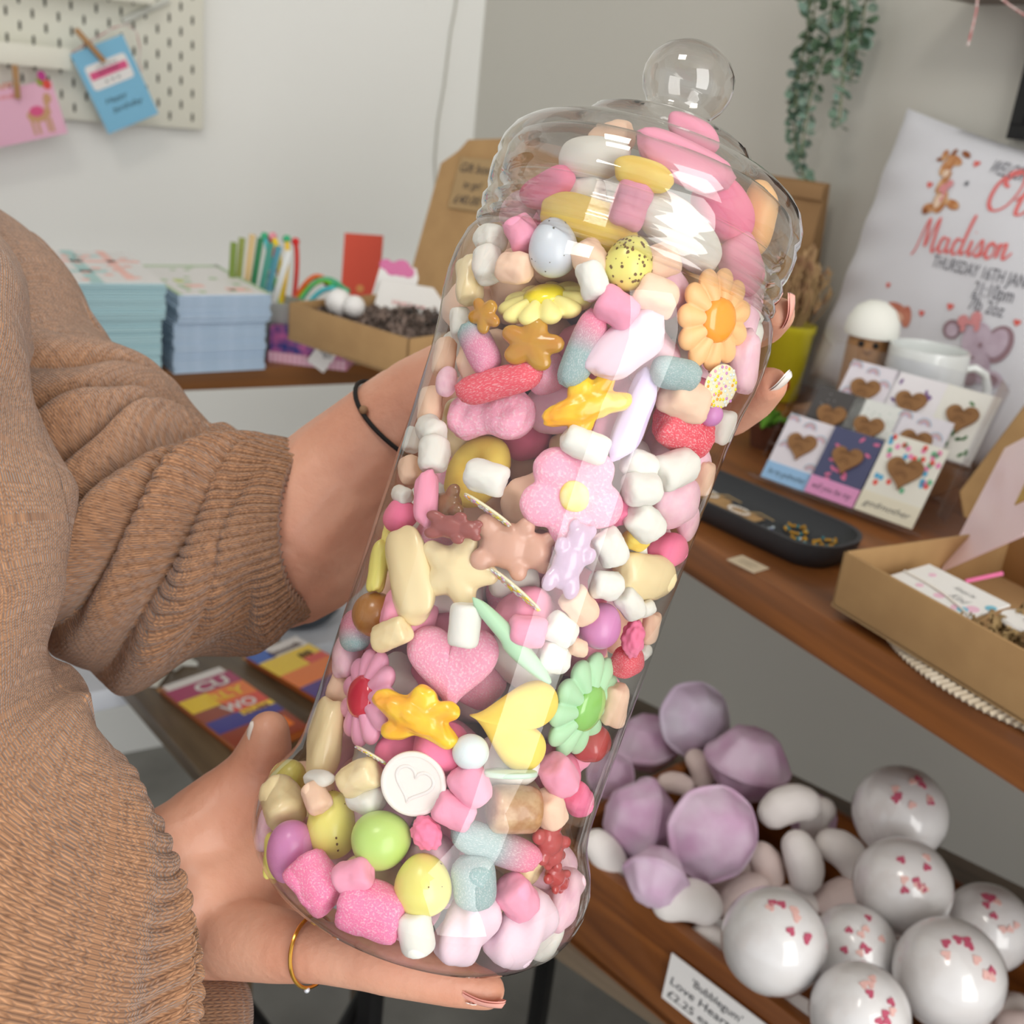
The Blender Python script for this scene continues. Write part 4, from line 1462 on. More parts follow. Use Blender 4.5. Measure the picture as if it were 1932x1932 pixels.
def gem_geo(r_, seed):
    """diamond shaped bomb: faceted rounded top cone, thick band, cone below"""
    V, F = [], []
    prof = [(0, .74), (.40, .74), (.56, .68), (.84, .30), (.93, .16), (.95, .07), (1.0, .05), (1.0, -.05), (.95, -.07), (.93, -.14), (.84, -.30), (.56, -.66), (.40, -.76), (0, -.78)]
    n_ = 40
    rows = []
    for rad, z in prof:
        if rad == 0:
            rows.append([len(V)])
            V.append(Vector((0, 0, z * r_)))
            continue
        rows.append(list(range(len(V), len(V) + n_)))
        for k in range(n_):
            a = 2 * pi * k / n_
            fac = 1 - .09 * abs(sin(a * 4)) * (1 if abs(z) > .1 else .3)
            V.append(Vector((rad * cos(a) * fac * r_, rad * sin(a) * fac * r_, z * r_)))
    for a, b in zip(rows, rows[1:]):
        for k in range(n_):
            k2 = (k + 1) % n_
            if len(a) == 1:
                F.append([a[0], b[k2], b[k]])
            elif len(b) == 1:
                F.append([a[k], a[k2], b[0]])
            else:
                F.append([a[k], a[k2], b[k2], b[k]])
    return bumpy((V, F), .03, 40, seed)


gems = [(1310, 1357, 72, 1.12, (0.25, .15, 1), M_lilw, 'pale round faced, highest at the far crate end'), (1222, 1402, 64, 1.17, (-.1, 1, .5), M_lil, 'tapering, half behind the jar edge'),
        (1410, 1440, 84, 1.05, (.25, 1, .25), M_lil, 'standing point down behind the white chips'), (1208, 1548, 84, .985, (-1, .3, .25), M_lil, 'lying on its side with the band upright'),
        (1345, 1572, 92, .93, (.25, .1, 1), M_lil, 'largest and pinkest, front face towards the room'), (1152, 1462, 46, 1.08, (0, .5, 1), M_lil, 'small sliver beside the jar'),
        (1238, 1655, 66, .90, (.3, .6, -.6), M_lil, 'dusted white, behind the tipped chip'), (1533, 1542, 52, 1.02, (.5, .6, .5), M_lil, 'peeking out beside the white chip near the crate back')]
for k, (px, py, rp, d, ax, mm_, lb) in enumerate(gems):
    rr = rp * d / FPX
    az = CAM_R * ax[0] - CAM_D * ax[1] - CAM_F * ax[2]
    x_ = az.cross(Vector((.3, .2, .9)))
    o = mk('bath_bomb', gem_geo(rr, k), mm_, None, frame(W(px, py, d), x_, az), sharp=50)
    tag(o, 'lilac diamond shaped bath bomb, ' + lb, 'bath bomb', 'lilac diamond bath bombs')

M_chip = mat('packing_chip', (242, 236, 232), .8, bump=.15, bscale=80)
M_chipp = mat('packing_chip_pink', (232, 212, 206), .8, bump=.15, bscale=80)


def chip_geo(seed):
    r = random.Random(seed)
    a = r.uniform(.3, .8)
    pts = [(Vector((-.45, -.10 * a, 0)), .50), (Vector((-.2, .06 * a, .05)), .55), (Vector((.2, .06 * a, 0)), .56), (Vector((.45, -.10 * a, 0)), .52)]
    return remeshed(g_chain(pts), .07, 4)


chipm = [mesh_from('chip', chip_geo(s_), M_chip, sharp=0) for s_ in range(3)]
chipm2 = [m_.copy() for m_ in chipm]
for m_ in chipm2:
    m_.materials[0] = M_chipp
chips = [(1488, 1520, 52, .97, -15, 0, 'white'), (1515, 1625, 52, .95, 75, 0, 'white'), (1296, 1700, 58, .90, 5, 0, 'white'), (1592, 1608, 50, .96, 40, 0, 'white'), (1143, 1612, 46, .96, 55, 0, 'white'),
         (1345, 1778, 40, .90, 40, 0, 'white'), (1445, 1640, 46, .97, 80, 1, 'pale pink'), (1275, 1478, 30, 1.06, 10, 1, 'pale pink'), (1322, 1450, 34, 1.09, 70, 1, 'pale pink'), (1400, 1690, 52, .95, -30, 1, 'pale pink'),
         (1585, 1690, 46, .96, -20, 1, 'pale pink'), (1500, 1700, 40, .96, 10, 0, 'white'), (1540, 1545, 38, 1.0, -60, 0, 'white')]
cl = ['with a rounded end, up by the crate back', 'upright, folded, in the crate middle', 'wide, tipped forward over the crate front', 'plump, beside the topmost round bomb', 'beside the jar at the crate front', 'low, left of the seamed bomb',
      'upright, between the pink gem and folded chip', 'small, behind the side lying gem', 'half hidden below the standing gem', 'lying under the folded chip', 'under the two upper round bombs', 'tucked below the folded chip',
      'leaning on the peeking lilac gem']
for k, (px, py, rp, d, ang, c, cn) in enumerate(chips):
    o = bpy.data.objects.new('packing_chip', (chipm2 if c else chipm)[k % 3])
    a = radians(ang)
    x_ = CAM_R * cos(a) + CAM_D * sin(a)
    mt = frame(W(px, py, d), x_, -CAM_F + CAM_R * RND.uniform(-.5, .5) + CAM_D * RND.uniform(-.5, .5)) @ Matrix.Scale(rp * 1.25 * d / FPX, 4)
    link(o, None, mt)
    tag(o, cn + ' foam packing chip ' + cl[k], 'packing chip', 'foam packing chips')
# ------------------------------------------------------------------ hidden layer that carries the heap
r = random.Random(77)
for k in range(44):
    u, v = r.uniform(.05, .45), r.uniform(.055, .21)
    o = bpy.data.objects.new('packing_chip', (chipm2 if k % 2 else chipm)[k % 3])
    mt = Fc @ Matrix.Translation((u, v, r.uniform(.028, .062))) @ Matrix.Rotation(r.uniform(0, 6), 4, 'Z') @ Matrix.Rotation(r.uniform(-1, 1), 4, 'X') @ Matrix.Scale(.024, 4)
    link(o, None, mt)
    tag(o, 'foam packing chip at the bottom of the crate, under the bath bombs', 'packing chip', 'chips under the bath bombs')

# ================================================================== LOW LEFT: chocolate table
ZC = 0.70
u1, u2 = onz(235, 1292, ZC), onz(402, 1484, ZC)
dx = (u1 - u2).normalized()                       # runs away from the eye
sd = dx.cross(Vector((0, 0, 1))).normalized()     # to the right in the photo
if sd.dot(CAM_R) < 0:
    sd = -sd
Fb = Matrix((sd, dx, Vector((0, 0, 1)))).transposed().to_4x4()
Fb.translation = Vector((u2.x, u2.y, 0))
ct = thing('display_bench', 'rustic brown wooden bench carrying the chocolate bars', 'bench', Fb)
M_bench = wood('bench_wood', (70, 54, 38), (108, 88, 62), 1, 26)
mk('bench_top', g_box(.225, .36, .024, (.1125, .12, ZC - .012), .002), M_bench, ct)
mk('front_edge', g_box(.225, .010, .03, (.1125, -.065, ZC - .014), .001), wood('bench_edge', (92, 80, 64), (120, 108, 88), 0, 26), ct)
for x, y in ((.02, -.03), (.20, -.03)):
    mk('leg', g_box(.024, .024, ZC - .024, (x, y, (ZC - .024) / 2), .001), M_bench, ct)
# white counter behind it
w1, w2 = onz(100, 1322, ZC - .025), onz(262, 1288, ZC - .025)
wd_ = (w2 - w1).normalized()
Fw = frame(Vector((w1.x, w1.y, 0)) - wd_ * .25, wd_)
wc = thing('white_counter', 'white counter behind the chocolate bench', 'counter', Fw)
mk('counter_top', g_box(.72, .40, .03, (.36, .20 + .0, ZC - .040), .002), mat('white_laminate', (214, 218, 226), .4), wc)
for x, y in ((.03, .37), (.69, .37), (.69, .04), (.03, .04)):
    mk('leg', g_box(.03, .03, ZC - .055, (x, y, (ZC - .055) / 2), .002), mat('white_laminate2', (206, 210, 216), .5), wc)
# move bench end just before the counter (they meet); chocolate bars
M_foil = mat('bar_brown', (150, 78, 34), .3, coat=.5)


def choc(pa, pb_, L_, wdt, cols, texts, label):
    a, b_ = onz(*pa, ZC), onz(*pb_, ZC)
    x_ = (b_ - a).normalized()
    o = thing('chocolate_bar', label, 'chocolate bar', frame(a + Vector((0, 0, .0)), x_), 'wrapped chocolate bars')
    # local y runs away; the bar runs towards the eye (-y)
    mk('bar_body', g_box(wdt, L_, .010, (wdt / 2, -L_ / 2, .0055), .003), M_foil, o)
    mk('wrapper_crimp', g_box(wdt, .008, .001, (wdt / 2, .003, .005)), mat('crimp_gold', (196, 140, 80), .3, .5), o)
    n_ = len(cols)
    for k, (y0, y1, x0, x1, c) in enumerate(cols):
        mk('wrapper_stripe', g_move(g_box((x1 - x0) * wdt, (y1 - y0) * L_, .0005), ((x0 + x1) / 2 * wdt, -(y0 + y1) / 2 * L_, .0108 + .00006 * k)), c, o, smooth=False)
    for (s_, x, y, wd2, h_, c) in texts:
        mk('lettering', g_move(g_text_fit(s_, wd2 * wdt, h_, bold=.03), (x * wdt, -y * L_, .0118)), c, o, smooth=False)


cY, cM, cB, cO, cR, cW = (mat('wr_%d' % i, c, .3, coat=.6) for i, c in enumerate(((246, 206, 20), (170, 10, 90), (48, 40, 140), (240, 120, 20), (224, 64, 40), (232, 226, 222))))
cP = mat('wr_6', (70, 30, 130), .3, coat=.6)
cBr = mat('wr_7', (150, 56, 24), .3, coat=.6)
cBl = mat('wr_8', (20, 90, 190), .3, coat=.6)
wdt = (onz(420, 1270, ZC) - onz(300, 1312, ZC)).length
choc((300, 1312), (420, 1270), .185, wdt, [(0.0, .08, .05, .95, cW), (.08, .24, 0, 1, cM), (.24, .42, 0, .42, cY), (.24, .42, .42, 1, cO), (.42, .56, 0, .45, cBr), (.42, .56, .45, 1, cR), (.56, .72, 0, .5, cB), (.56, .62, .5, 1, cY), (.62, .72, .5, 1, cB), (.72, .98, 0, 1, cBr), (.78, .9, .3, .9, cO)],
     [('CU', .35, .22, .5, .020, cW), ('RLY', .35, .38, .55, .018, cY), ('WO', .35, .54, .5, .018, cW), ('YUM', .5, .62, .4, .007, cBr)], 'multicoloured wrapped chocolate bar, whole in view on the bench')
choc((462, 1252), (566, 1210), .175, wdt * .95, [(0, .16, 0, .35, cBl), (0, .16, .35, 1, cW), (.16, .40, 0, 1, cY), (.30, .42, .6, 1, cR), (.40, .62, 0, 1, cO), (.62, .98, 0, 1, cP)],
     [('Smooth', .3, .14, .6, .012, mat('wr_br', (80, 40, 24), .4)), ('88', .6, .30, .25, .012, mat('wr_br2', (80, 40, 24), .4))], 'yellow, orange and purple wrapped chocolate bar nearer the jar')
# star and small things on the counter
st = onz(338, 1250, ZC)
tag(mk('white_star', g_prism([(q * cos(2 * pi * k / 10 + .3), q * sin(2 * pi * k / 10 + .3)) for k, q in enumerate([.027, .012] * 5)], .006), mat('star_white', (226, 228, 220), .7), None, frame(st + Vector((0, 0, .001)), sd)),
    'white star ornament lying beside the chocolate bar', 'ornament')
tag(mk('paper_band', g_box(.012, .05, .002, (0, 0, 0)), mat('band_white', (224, 222, 212), .7), None, frame(onz(302, 1276, ZC + .002), sd + dx * -.9)),
    'narrow white paper band lying below the star', 'paper')
bwp = onz(560, 1165, ZC - .024)
bwl = thing('charcoal_bowl', 'shallow charcoal bowl on the white counter under the sleeve', 'bowl', bwp)
mk('bowl_body', g_lathe([(0, 0), (.035, 0), (.05, .006), (.062, .022), (.060, .024), (.048, .010), (.03, .006), (0, .005)], 40), mat('bowl_charcoal', (58, 66, 74), .5), bwl)
# black stool / stand legs low in the middle
for k, (a, b_, lb) in enumerate((((440, 1868), (520, 1975), 'slanting black metal leg lowest beside the sleeve cuff'), ((702, 1850), (640, 1960), 'black metal leg below the ring finger'),)):
    pa, pb_ = W(*a, 1.35), W(*b_, 1.30)
    d_ = (pb_ - pa)
    n_ = d_.normalized()
    t0 = -(pa.z) / n_.z
    tag(mk('stand_leg', g_tube([pa - n_ * .25, pa + n_ * t0], .011, 10), mat('black_metal', (18, 18, 20)), None), lb, 'table leg', 'black metal stand legs')
# ================================================================== THE SWEET JAR
JB = W(790, 1625, .44)
JT = W(1224, 370, .415)
JA = (JT - JB).normalized()
JM = frame(JB, CAM_R - JA * CAM_R.dot(JA), JA)     # local z = jar axis
JO = [(0, -.0125), (.030, -.0125), (.044, -.0160), (.053, -.0150), (.0605, -.0115), (.0655, -.006), (.0683, .0005), (.0690, .0065), (.0684, .0125), (.0662, .0185), (.0636, .0235), (.0612, .029), (.0598, .036),
      (.0594, .05), (.0594, .09), (.0594, .13), (.0594, .17), (.0597, .195), (.0607, .207), (.0624, .217), (.0630, .225), (.0626, .233), (.0608, .241), (.0578, .2465), (.0545, .2480), (.0530, .250), (.0530, .264), (.0520, .266)]
LIDP = [(.0548, .2440), (.0580, .2446), (.0590, .2460), (.0593, .2480), (.0581, .2500), (.0590, .2522), (.0595, .2550), (.0583, .2575), (.0592, .2600), (.0598, .2645), (.0599, .2685), (.0588, .2708), (.0596, .2732), (.0590, .2775),
        (.0566, .2825), (.0530, .2862), (.0480, .2893), (.0425, .2912), (.0380, .2922), (.0345, .2935), (.0332, .2958), (.0318, .2985), (.0270, .3010), (.0205, .3032), (.0150, .3048), (.0126, .3070), (.0132, .3092), (.0154, .3120), (.0170, .3160),
        (.0174, .3198), (.0165, .3244), (.0136, .3286), (.0095, .3318), (.0045, .3331), (0, .3334)]


def jar_r(s):
    pts = sorted([(z, r_) for r_, z in JO[4:]] + [(-.0161, .044), (.2741, .052), (.29, .045), (.30, .02)])
    if s <= pts[0][0]:
        return .04
    for (z0, r0), (z1, r1) in zip(pts, pts[1:]):
        if z0 <= s <= z1:
            return r0 + (r1 - r0) * (s - z0) / max(z1 - z0, 1e-6)
    return 0.01


M_jar = clear_plastic('clear_jar_plastic', (.985, .98, .975), (.60, .58, .565), 1.0)
M_lid = clear_plastic('clear_lid_plastic', (.96, .95, .94), (.46, .44, .42), 1.8)
jar = thing('sweet_jar', 'large clear plastic victorian style jar full of pastel sweets, held tilted in both hands', 'jar', JM)
M_jar2 = M_jar
mk('jar_body', g_lathe(JO, 128), M_jar, jar, sharp=0)
mk('jar_lid', g_lathe(LIDP, 128), M_lid, jar, sharp=0)
mk('lid_inner_skirt', g_lathe([(.0530, .2655), (.0558, .2665), (.0562, .275), (.0540, .280), (.048, .2840), (.036, .2868), (.022, .2885), (0, .2890)], 96), M_lid, jar, sharp=0)
mk('neck_thread', g_lathe([(.0532, .250), (.0556, .2515), (.0532, .253), (.0532, .256), (.0556, .2575), (.0532, .259), (.0532, .262), (.0556, .2635), (.0532, .265)], 96), M_lid, jar, sharp=0)

# ------------------------------------------------------------------ sweet shapes (unit size: half extents 1)
def sweet_mat(name, c, **k):
    k.setdefault('sss', .25)
    return mat('sweet_' + name, c, k.pop('rough', .55), **k)


COLS = dict(
    white=dict(c=(230, 228, 220), rough=.8, bump=.08, bscale=2.5), pink=dict(c=(238, 158, 184), rough=.8, bump=.08, bscale=2.5), peach=dict(c=(240, 204, 178), rough=.8, bump=.08, bscale=2.5),
    rasp=dict(c=(242, 128, 164), rough=.85, bump=.2, bscale=3), cream=dict(c=(234, 214, 168), rough=.32, coat=.3), egg_blue=dict(c=(206, 212, 220), rough=.35, coat=.2), egg_yellow=dict(c=(230, 222, 122), rough=.35, coat=.2),
    egg_purple=dict(c=(206, 134, 184), rough=.35, coat=.2), egg_green=dict(c=(186, 216, 118), rough=.35, coat=.2), brown=dict(c=(168, 116, 62), rough=.3, coat=.4), ball_white=dict(c=(226, 236, 238), rough=.4),
    toffee=dict(c=(176, 128, 82), rough=.3, coat=.4, var=(206, 170, 130), vscale=1.6), amber=dict(c=(214, 146, 40), rough=.22, coat=.5, var=(214, 160, 40), vscale=1, trans=.25), bear=dict(c=(214, 166, 144), rough=.35, coat=.2, trans=.1),
    bear_dark=dict(c=(170, 92, 84), rough=.35, coat=.2, trans=.25), bear_brown=dict(c=(160, 112, 66), rough=.22, coat=.5, trans=.25), bear_violet=dict(c=(208, 176, 206), rough=.22, coat=.5, trans=.2),
    bear_red=dict(c=(206, 84, 84), rough=.22, coat=.5, trans=.25), yellow=dict(c=(238, 202, 84), rough=.8, bump=.2, bscale=3, var=(242, 214, 100), vscale=1.5), lemon=dict(c=(244, 232, 140), rough=.5), orangef=dict(c=(250, 196, 136), rough=.45),
    orangegel=dict(c=(252, 160, 30), rough=.15, coat=.6), greenf=dict(c=(176, 218, 176), rough=.45), greengel=dict(c=(140, 200, 100), rough=.15, coat=.6), pinkf=dict(c=(234, 164, 192), rough=.4, coat=.2), redgel=dict(c=(206, 50, 76), rough=.15, coat=.6),
    lemonf=dict(c=(246, 234, 150), rough=.45), yellowgel=dict(c=(240, 220, 30), rough=.15, coat=.6), croc=dict(c=(250, 170, 20), rough=.3, coat=.4, var=(248, 206, 30), vscale=1.1), paleviolet=dict(c=(232, 206, 218), rough=.6), violetbean=dict(c=(222, 206, 238), rough=.5),
    palepink=dict(c=(242, 204, 214), rough=.6, bump=.15, bscale=3, var=(236, 190, 206), vscale=2), foampink=dict(c=(244, 170, 194), rough=.85, sugar=16), heartpink=dict(c=(236, 158, 184), rough=.85, sugar=20), redsour=dict(c=(228, 84, 100), rough=.8, sugar=14),
    cubepink=dict(c=(240, 130, 172), rough=.85, sugar=16), bluesour=dict(c=(152, 176, 176), rough=.8, sugar=16), dummy=dict(c=(222, 140, 170), rough=.8, sugar=16, grad=((150, 182, 184), -.1, .7)), worm=dict(c=(148, 172, 172), rough=.8, sugar=20, grad=((232, 130, 160), -.1, .7)),
    mint=dict(c=(178, 216, 180), rough=.5), discgreen=dict(c=(200, 224, 204), rough=.8), discwhite=dict(c=(238, 228, 222), rough=.85, bump=.2, bscale=3), whitechoc=dict(c=(236, 226, 190), rough=.4), purple=dict(c=(206, 140, 196), rough=.35), spotyellow=dict(c=(250, 226, 90), rough=.85, var=(250, 236, 190), vscale=1.5))


def CM(k):
    if 'sweet_' + k in MATS:
        return MATS['sweet_' + k]
    d = dict(COLS[k])
    return sweet_mat(k, d.pop('c'), **d)


def superblob(px_, pz, sub=4, amp=.10, freq=1.4, seed=0, taper=0, fine=.35):
    """rounded barrel: |xy|^px + |z|^pz = 1, gently lumpy"""
    g = g_ico(1, (0, 0, 0), sub)
    V = []
    off = Vector((seed * 5.1, seed * 2.3, 0))
    for v in g[0]:
        rxy = (abs(v.y) ** 2 + abs(v.z) ** 2) ** .5
        k = (rxy ** px_ + abs(v.x) ** pz) ** (-1 / px_) if px_ == pz else 1 / max((rxy ** px_ + abs(v.x) ** px_) ** (1 / px_), 1e-6)
        q = v * k
        q = q * (1 + amp * mnoise.noise(v * freq + off) + amp * fine * mnoise.noise(v * freq * 3 + off))
        q.y *= 1 + taper * q.x
        q.z *= 1 + taper * q.x
        V.append(q)
    return V, g[1]


def puffy(R, thick=.35, n=96, nr=11, p=2.6, groove=None, zfun=None):
    """flat sweet with outline radius R(theta), domed both sides"""
    V, F = [], []
    for side in (1, -1):
        o = len(V)
        V.append(Vector((0, 0, side * thick * (zfun(0, 0, side) if zfun else 1))))
        for j in range(1, nr + 1):
            t = sin(j / nr * pi / 2) if j < nr else 1
            for k in range(n):
                a = 2 * pi * k / n
                rr = R(a) * t
                z = side * thick * (max(0, 1 - t ** p)) ** .5
                if groove:
                    z *= groove(a, t)
                if zfun:
                    z *= zfun(a, t, side)
                V.append(Vector((rr * cos(a), rr * sin(a), z)))
        for k in range(n):
            k2 = (k + 1) % n
            q = [o, o + 1 + k, o + 1 + k2]
            F.append(q if side == 1 else q[::-1])
            for j in range(nr - 1):
                b = o + 1 + j * n
                q = [b + k, b + n + k, b + n + k2, b + k2]
                F.append(q if side == 1 else q[::-1])
    bm = bmesh.new()
    vs = [bm.verts.new(v) for v in V]
    for f in F:
        bm.faces.new([vs[i] for i in f])
    bmesh.ops.remove_doubles(bm, verts=bm.verts[:], dist=0.0005)
    return from_bm(bm)


def petals(n):
    R = lambda a: .80 + .20 * abs(cos(a * n / 2)) ** .6
    G = lambda a, t: 1 - min(1, max(0, (t - .3) / .25)) * .55 * (1 - abs(cos(a * n / 2)) ** .55)
    return R, G


def lobes(n, lo, sharp=1.0, rot=0):
    return lambda a: lo + (1 - lo) * (abs(cos((a - rot) * n / 2)) ** sharp)


def starR(n, inner, rot=0, rnd=.8):
    def f(a):
        k = ((a - rot) / (2 * pi / n)) % 1
        k = abs(k - .5) * 2          # 1 at the tip, 0 between tips
        return inner + (1 - inner) * k ** 2.2
    return f


def heartR(a):
    a = a - pi / 2
    s_, c_ = sin(a + pi / 2), cos(a + pi / 2)
    s_ = -s_
    return .82 * (1.15 - .45 * abs(sin((a) / 1.0)) ** .9 * (1 if True else 0)) if False else heart_tab(a)


_ht = sorted((math.atan2(y + .12, x) % (2 * pi), math.hypot(x, y + .12)) for x, y in heart_pts(1, 180))


def heart_tab(a):
    a = (a + pi / 2) % (2 * pi)
    for (a0, r0), (a1, r1) in zip(_ht, _ht[1:]):
        if a0 <= a <= a1:
            return r0 + (r1 - r0) * (a - a0) / max(a1 - a0, 1e-6)
    return _ht[0][1]


def bearR(a):                      # head towards +x, ears, four paws
    r_ = .52 + .33 * math.exp(-((((a + pi) % (2 * pi)) - pi) / .42) ** 2)
    for c_, w_, h_ in ((.42, .16, .22), (-.42, .16, .22), (1.25, .28, .32), (-1.25, .28, .32), (2.5, .26, .48), (-2.5, .26, .48)):
        d_ = ((a - c_ + pi) % (2 * pi)) - pi
        r_ += h_ * math.exp(-(d_ / w_) ** 2)
    return r_


def crocR(a):
    r_ = .36
    for c_, w_, h_ in ((.0, .34, .64), (pi, .34, .64), (1.1, .26, .36), (-1.2, .28, .42), (2.3, .24, .3)):
        d_ = ((a - c_ + pi) % (2 * pi)) - pi
        r_ += h_ * math.exp(-(d_ / w_) ** 2)
    return r_


def bent(curv, rad=.36, n=13, fat=None, wr=0, seed=0):
    """finger like sweet lying along x, bent in the xy plane, unit half length"""
    pts, rr = [], []
    N_ = 22
    for q in range(N_):
        t = q / (N_ - 1) * 2 - 1
        pts.append(Vector((t * (1 - .0), curv * (1 - t * t) - curv / 2, 0)))
        e = max(0.0, 1 - abs(t) ** 4.5) ** .5
        rr.append(max(.02, e * (fat(t) if fat else 1)))
    g = g_tube(pts, rr, 28)
    V = []
    for v in g[0]:
        V.append(Vector((v.x, v.y, v.z)))
    if wr:
        V = [Vector((v.x, v.y, v.z)) * (1 + wr * mnoise.noise(Vector((v.x * 1.1, v.y * 3.5, v.z * 3.5)) + Vector((seed * 3, 0, 0)))) for v in V]
    return V, g[1]


SHAPES = {}


def g_chain_star(n_, L_, r0, r1):
    c_ = []
    for q in range(n_):
        a = 2 * pi * q / n_ + .3
        c_.append(g_chain([(Vector((0, 0, 0)), r0), (Vector((L_ * .55 * cos(a), L_ * .55 * sin(a), 0)), (r0 + r1) / 2), (Vector((L_ * cos(a), L_ * sin(a), 0)), r1)]))
    V, F = g_join(*c_)
    return [Vector((v.x, v.y, v.z * 1.5)) for v in V], F


def shape(kind):
    """list of (part name or '', geometry, material key or None) for one kind of sweet"""
    if kind in SHAPES:
        return SHAPES[kind]
    k0 = kind.rstrip('0123456789')
    sd = int(kind[len(k0):] or 0)
    r = random.Random(hash(k0) % 100 if False else len(k0) * 13 + sd)
    if k0 == 'mm':
        g = superblob(5, 5, 4, .13, 1.3, sd)
    elif k0 == 'barrel':
        g = superblob(7, 7, 4, .05, 1.2, sd)
    elif k0 == 'egg':
        g = superblob(2, 2, 4, .012, 1, sd, taper=-.13)
    elif k0 == 'ball':
        g = superblob(2, 2, 4, .01, 1, sd)
    elif k0 == 'lump':
        g = superblob(2.3, 2.3, 4, .20, 1.0, sd, fine=.08)
    elif k0 == 'block':
        g = superblob(6, 6, 4, .14, 1.1, sd)
    elif k0 == 'rasp':
        base = g_ico(1, (0, 0, 0), 4)
        V = []
        for v in base[0]:
            d_ = mnoise.voronoi(v * 2.2 + Vector((sd * 3, 0, 0)))[0][0] if hasattr(mnoise, 'voronoi') else .2
            V.append(v * (1.02 - .30 * d_))
        g = (V, base[1])
    elif k0 == 'bean':
        g = bent(.16, wr=.10, seed=sd)
    elif k0 == 'worm':
        g = bent(.05, wr=.05, seed=sd)
    elif k0 == 'snake':
        g = bent(.5, wr=.04, seed=sd, fat=lambda t: .8 + .25 * t)
    elif k0 == 'flump':
        g0 = bent(.05, fat=lambda t: 1)
        V = []
        for v in g0[0]:
            a = math.atan2(v.z, v.y)
            rad = math.hypot(v.y, v.z) * (1 + .11 * cos(4 * a + v.x * 5))
            V.append(Vector((v.x, rad * cos(a), rad * sin(a))))
        g = (V, g0[1])
    elif k0 == 'flower':
        R, G = petals(11)
        top = puffy(R, .34, 144, 12, 3.2, G)
        gel = puffy(lambda a: .44, .26, 40, 6, 2.4)
        SHAPES[kind] = [('petals', top, None), ('jelly_centre', g_move(gel, (0, 0, .24)), 'gel')]
        return SHAPES[kind]
    elif k0 == 'star':
        g = remeshed(g_chain_star(5, .74, .48, .25), .05, 5)
    elif k0 == 'jelly':
        g = remeshed(g_chain_star(5, .62, .44, .34), .05, 4)
    elif k0 == 'heart':
        g = bumpy(puffy(heart_tab, .5, 120, 12, 2.4), .03, 1.5, sd)
    elif k0 == 'bear':
        g = [g_ico(.54, (-.08, 0, 0), 3), g_ico(.50, (-.30, 0, 0), 3), g_ico(.42, (.50, 0, .02), 3), g_ico(.2, (.62, 0, .24), 2)]
        for y_ in (-1, 1):
            g += [g_ico(.19, (.78, .30 * y_, .02), 2), g_chain([(Vector((.14, .34 * y_, .12)), .24), (Vector((.24, .52 * y_, .24)), .22)]), g_chain([(Vector((-.5, .28 * y_, .1)), .28), (Vector((-.68, .40 * y_, .22)), .27)])]
        g = remeshed(g_join(*g), .05, 3)
        g = ([Vector((v.x, v.y * 1.2, v.z * 1.7)) for v in g[0]], g[1])
    elif k0 == 'croc':
        g = remeshed(g_join(g_chain([(Vector((-.66, .10, 0)), .33), (Vector((-.1, 0, .05)), .46), (Vector((.35, -.06, 0)), .40), (Vector((.74, -.26, 0)), .26)]),
                            g_chain([(Vector((-.05, 0, 0)), .36), (Vector((.05, .62, 0)), .29)]), g_chain([(Vector((.1, 0, 0)), .34), (Vector((-.36, -.60, 0)), .27)]), g_chain([(Vector((.2, .1, 0)), .32), (Vector((.60, .50, 0)), .25)])), .045, 3)
        g = bumpy(([Vector((v.x, v.y, v.z * 1.8)) for v in g[0]], g[1]), .08, 4, sd)
    elif k0 == 'fish':
        g = superblob(2.8, 2.8, 4, .20, 1.2, sd, fine=.1)
    elif k0 == 'ring':
        V, F = [], []
        n1, n2 = 40, 18
        for i in range(n1):
            a = 2 * pi * i / n1
            for j in range(n2):
                b = 2 * pi * j / n2
                rr = .66 + .36 * cos(b)
                V.append(Vector((rr * cos(a), rr * sin(a), .36 * sin(b))))
                F.append([i * n2 + j, ((i + 1) % n1) * n2 + j, ((i + 1) % n1) * n2 + (j + 1) % n2, i * n2 + (j + 1) % n2])
        g = bumpy((V, F), .05, 2, sd)
    elif k0 == 'twin':
        g = remeshed(g_chain([(Vector((-.50, .03, 0)), .50), (Vector((-.05, .0, 0)), .36), (Vector((.48, 0, 0)), .54)]), .05, 4)
        V = []
        for v in g[0]:
            for c_ in (Vector((-.5, .05, .2)), Vector((.48, 0, .2))):
                q = v - c_
                if v.z > 0:
                    v = v - Vector((0, 0, .12 * math.exp(-(q.x ** 2 + q.y ** 2) / .05)))
            V.append(v)
        g = bumpy((V, g[1]), .05, 5, 1)
    elif k0 == 'disc':
        top = g_lathe([(0, -.24), (.9, -.24), (.97, -.2), (1, -.14), (1, .14), (.97, .2), (.92, .23), (.87, .22), (.84, .17), (.8, .155), (0, .155)], 64)
        hp = heart_pts(.62, 48, 0, .03)
        rim = g_tube([(x, y, .17) for x, y in hp], .05, 8, closed=True)
        SHAPES[kind] = [('disc', top, None), ('embossed_heart', rim, None)]
        return SHAPES[kind]
    elif k0 == 'jazz':
        top = g_lathe([(0, -.16), (.8, -.16), (.95, -.10), (1, 0), (.95, .10), (.8, .15), (0, .17)], 48)
        dots = {}
        cols = ['white', 'orangegel', 'yellowgel', 'purple', 'pink', 'ball_white']
        r = random.Random(sd + 3)
        pts = []
        while len(pts) < 62:
            a, q = r.uniform(0, 2 * pi), (r.random() ** .5) * .95
            p = (q * cos(a), q * sin(a))
            if all((p[0] - x) ** 2 + (p[1] - y) ** 2 > .026 for x, y in pts):
                pts.append(p)
            else:
                if r.random() < .02:
                    pts.append(p)
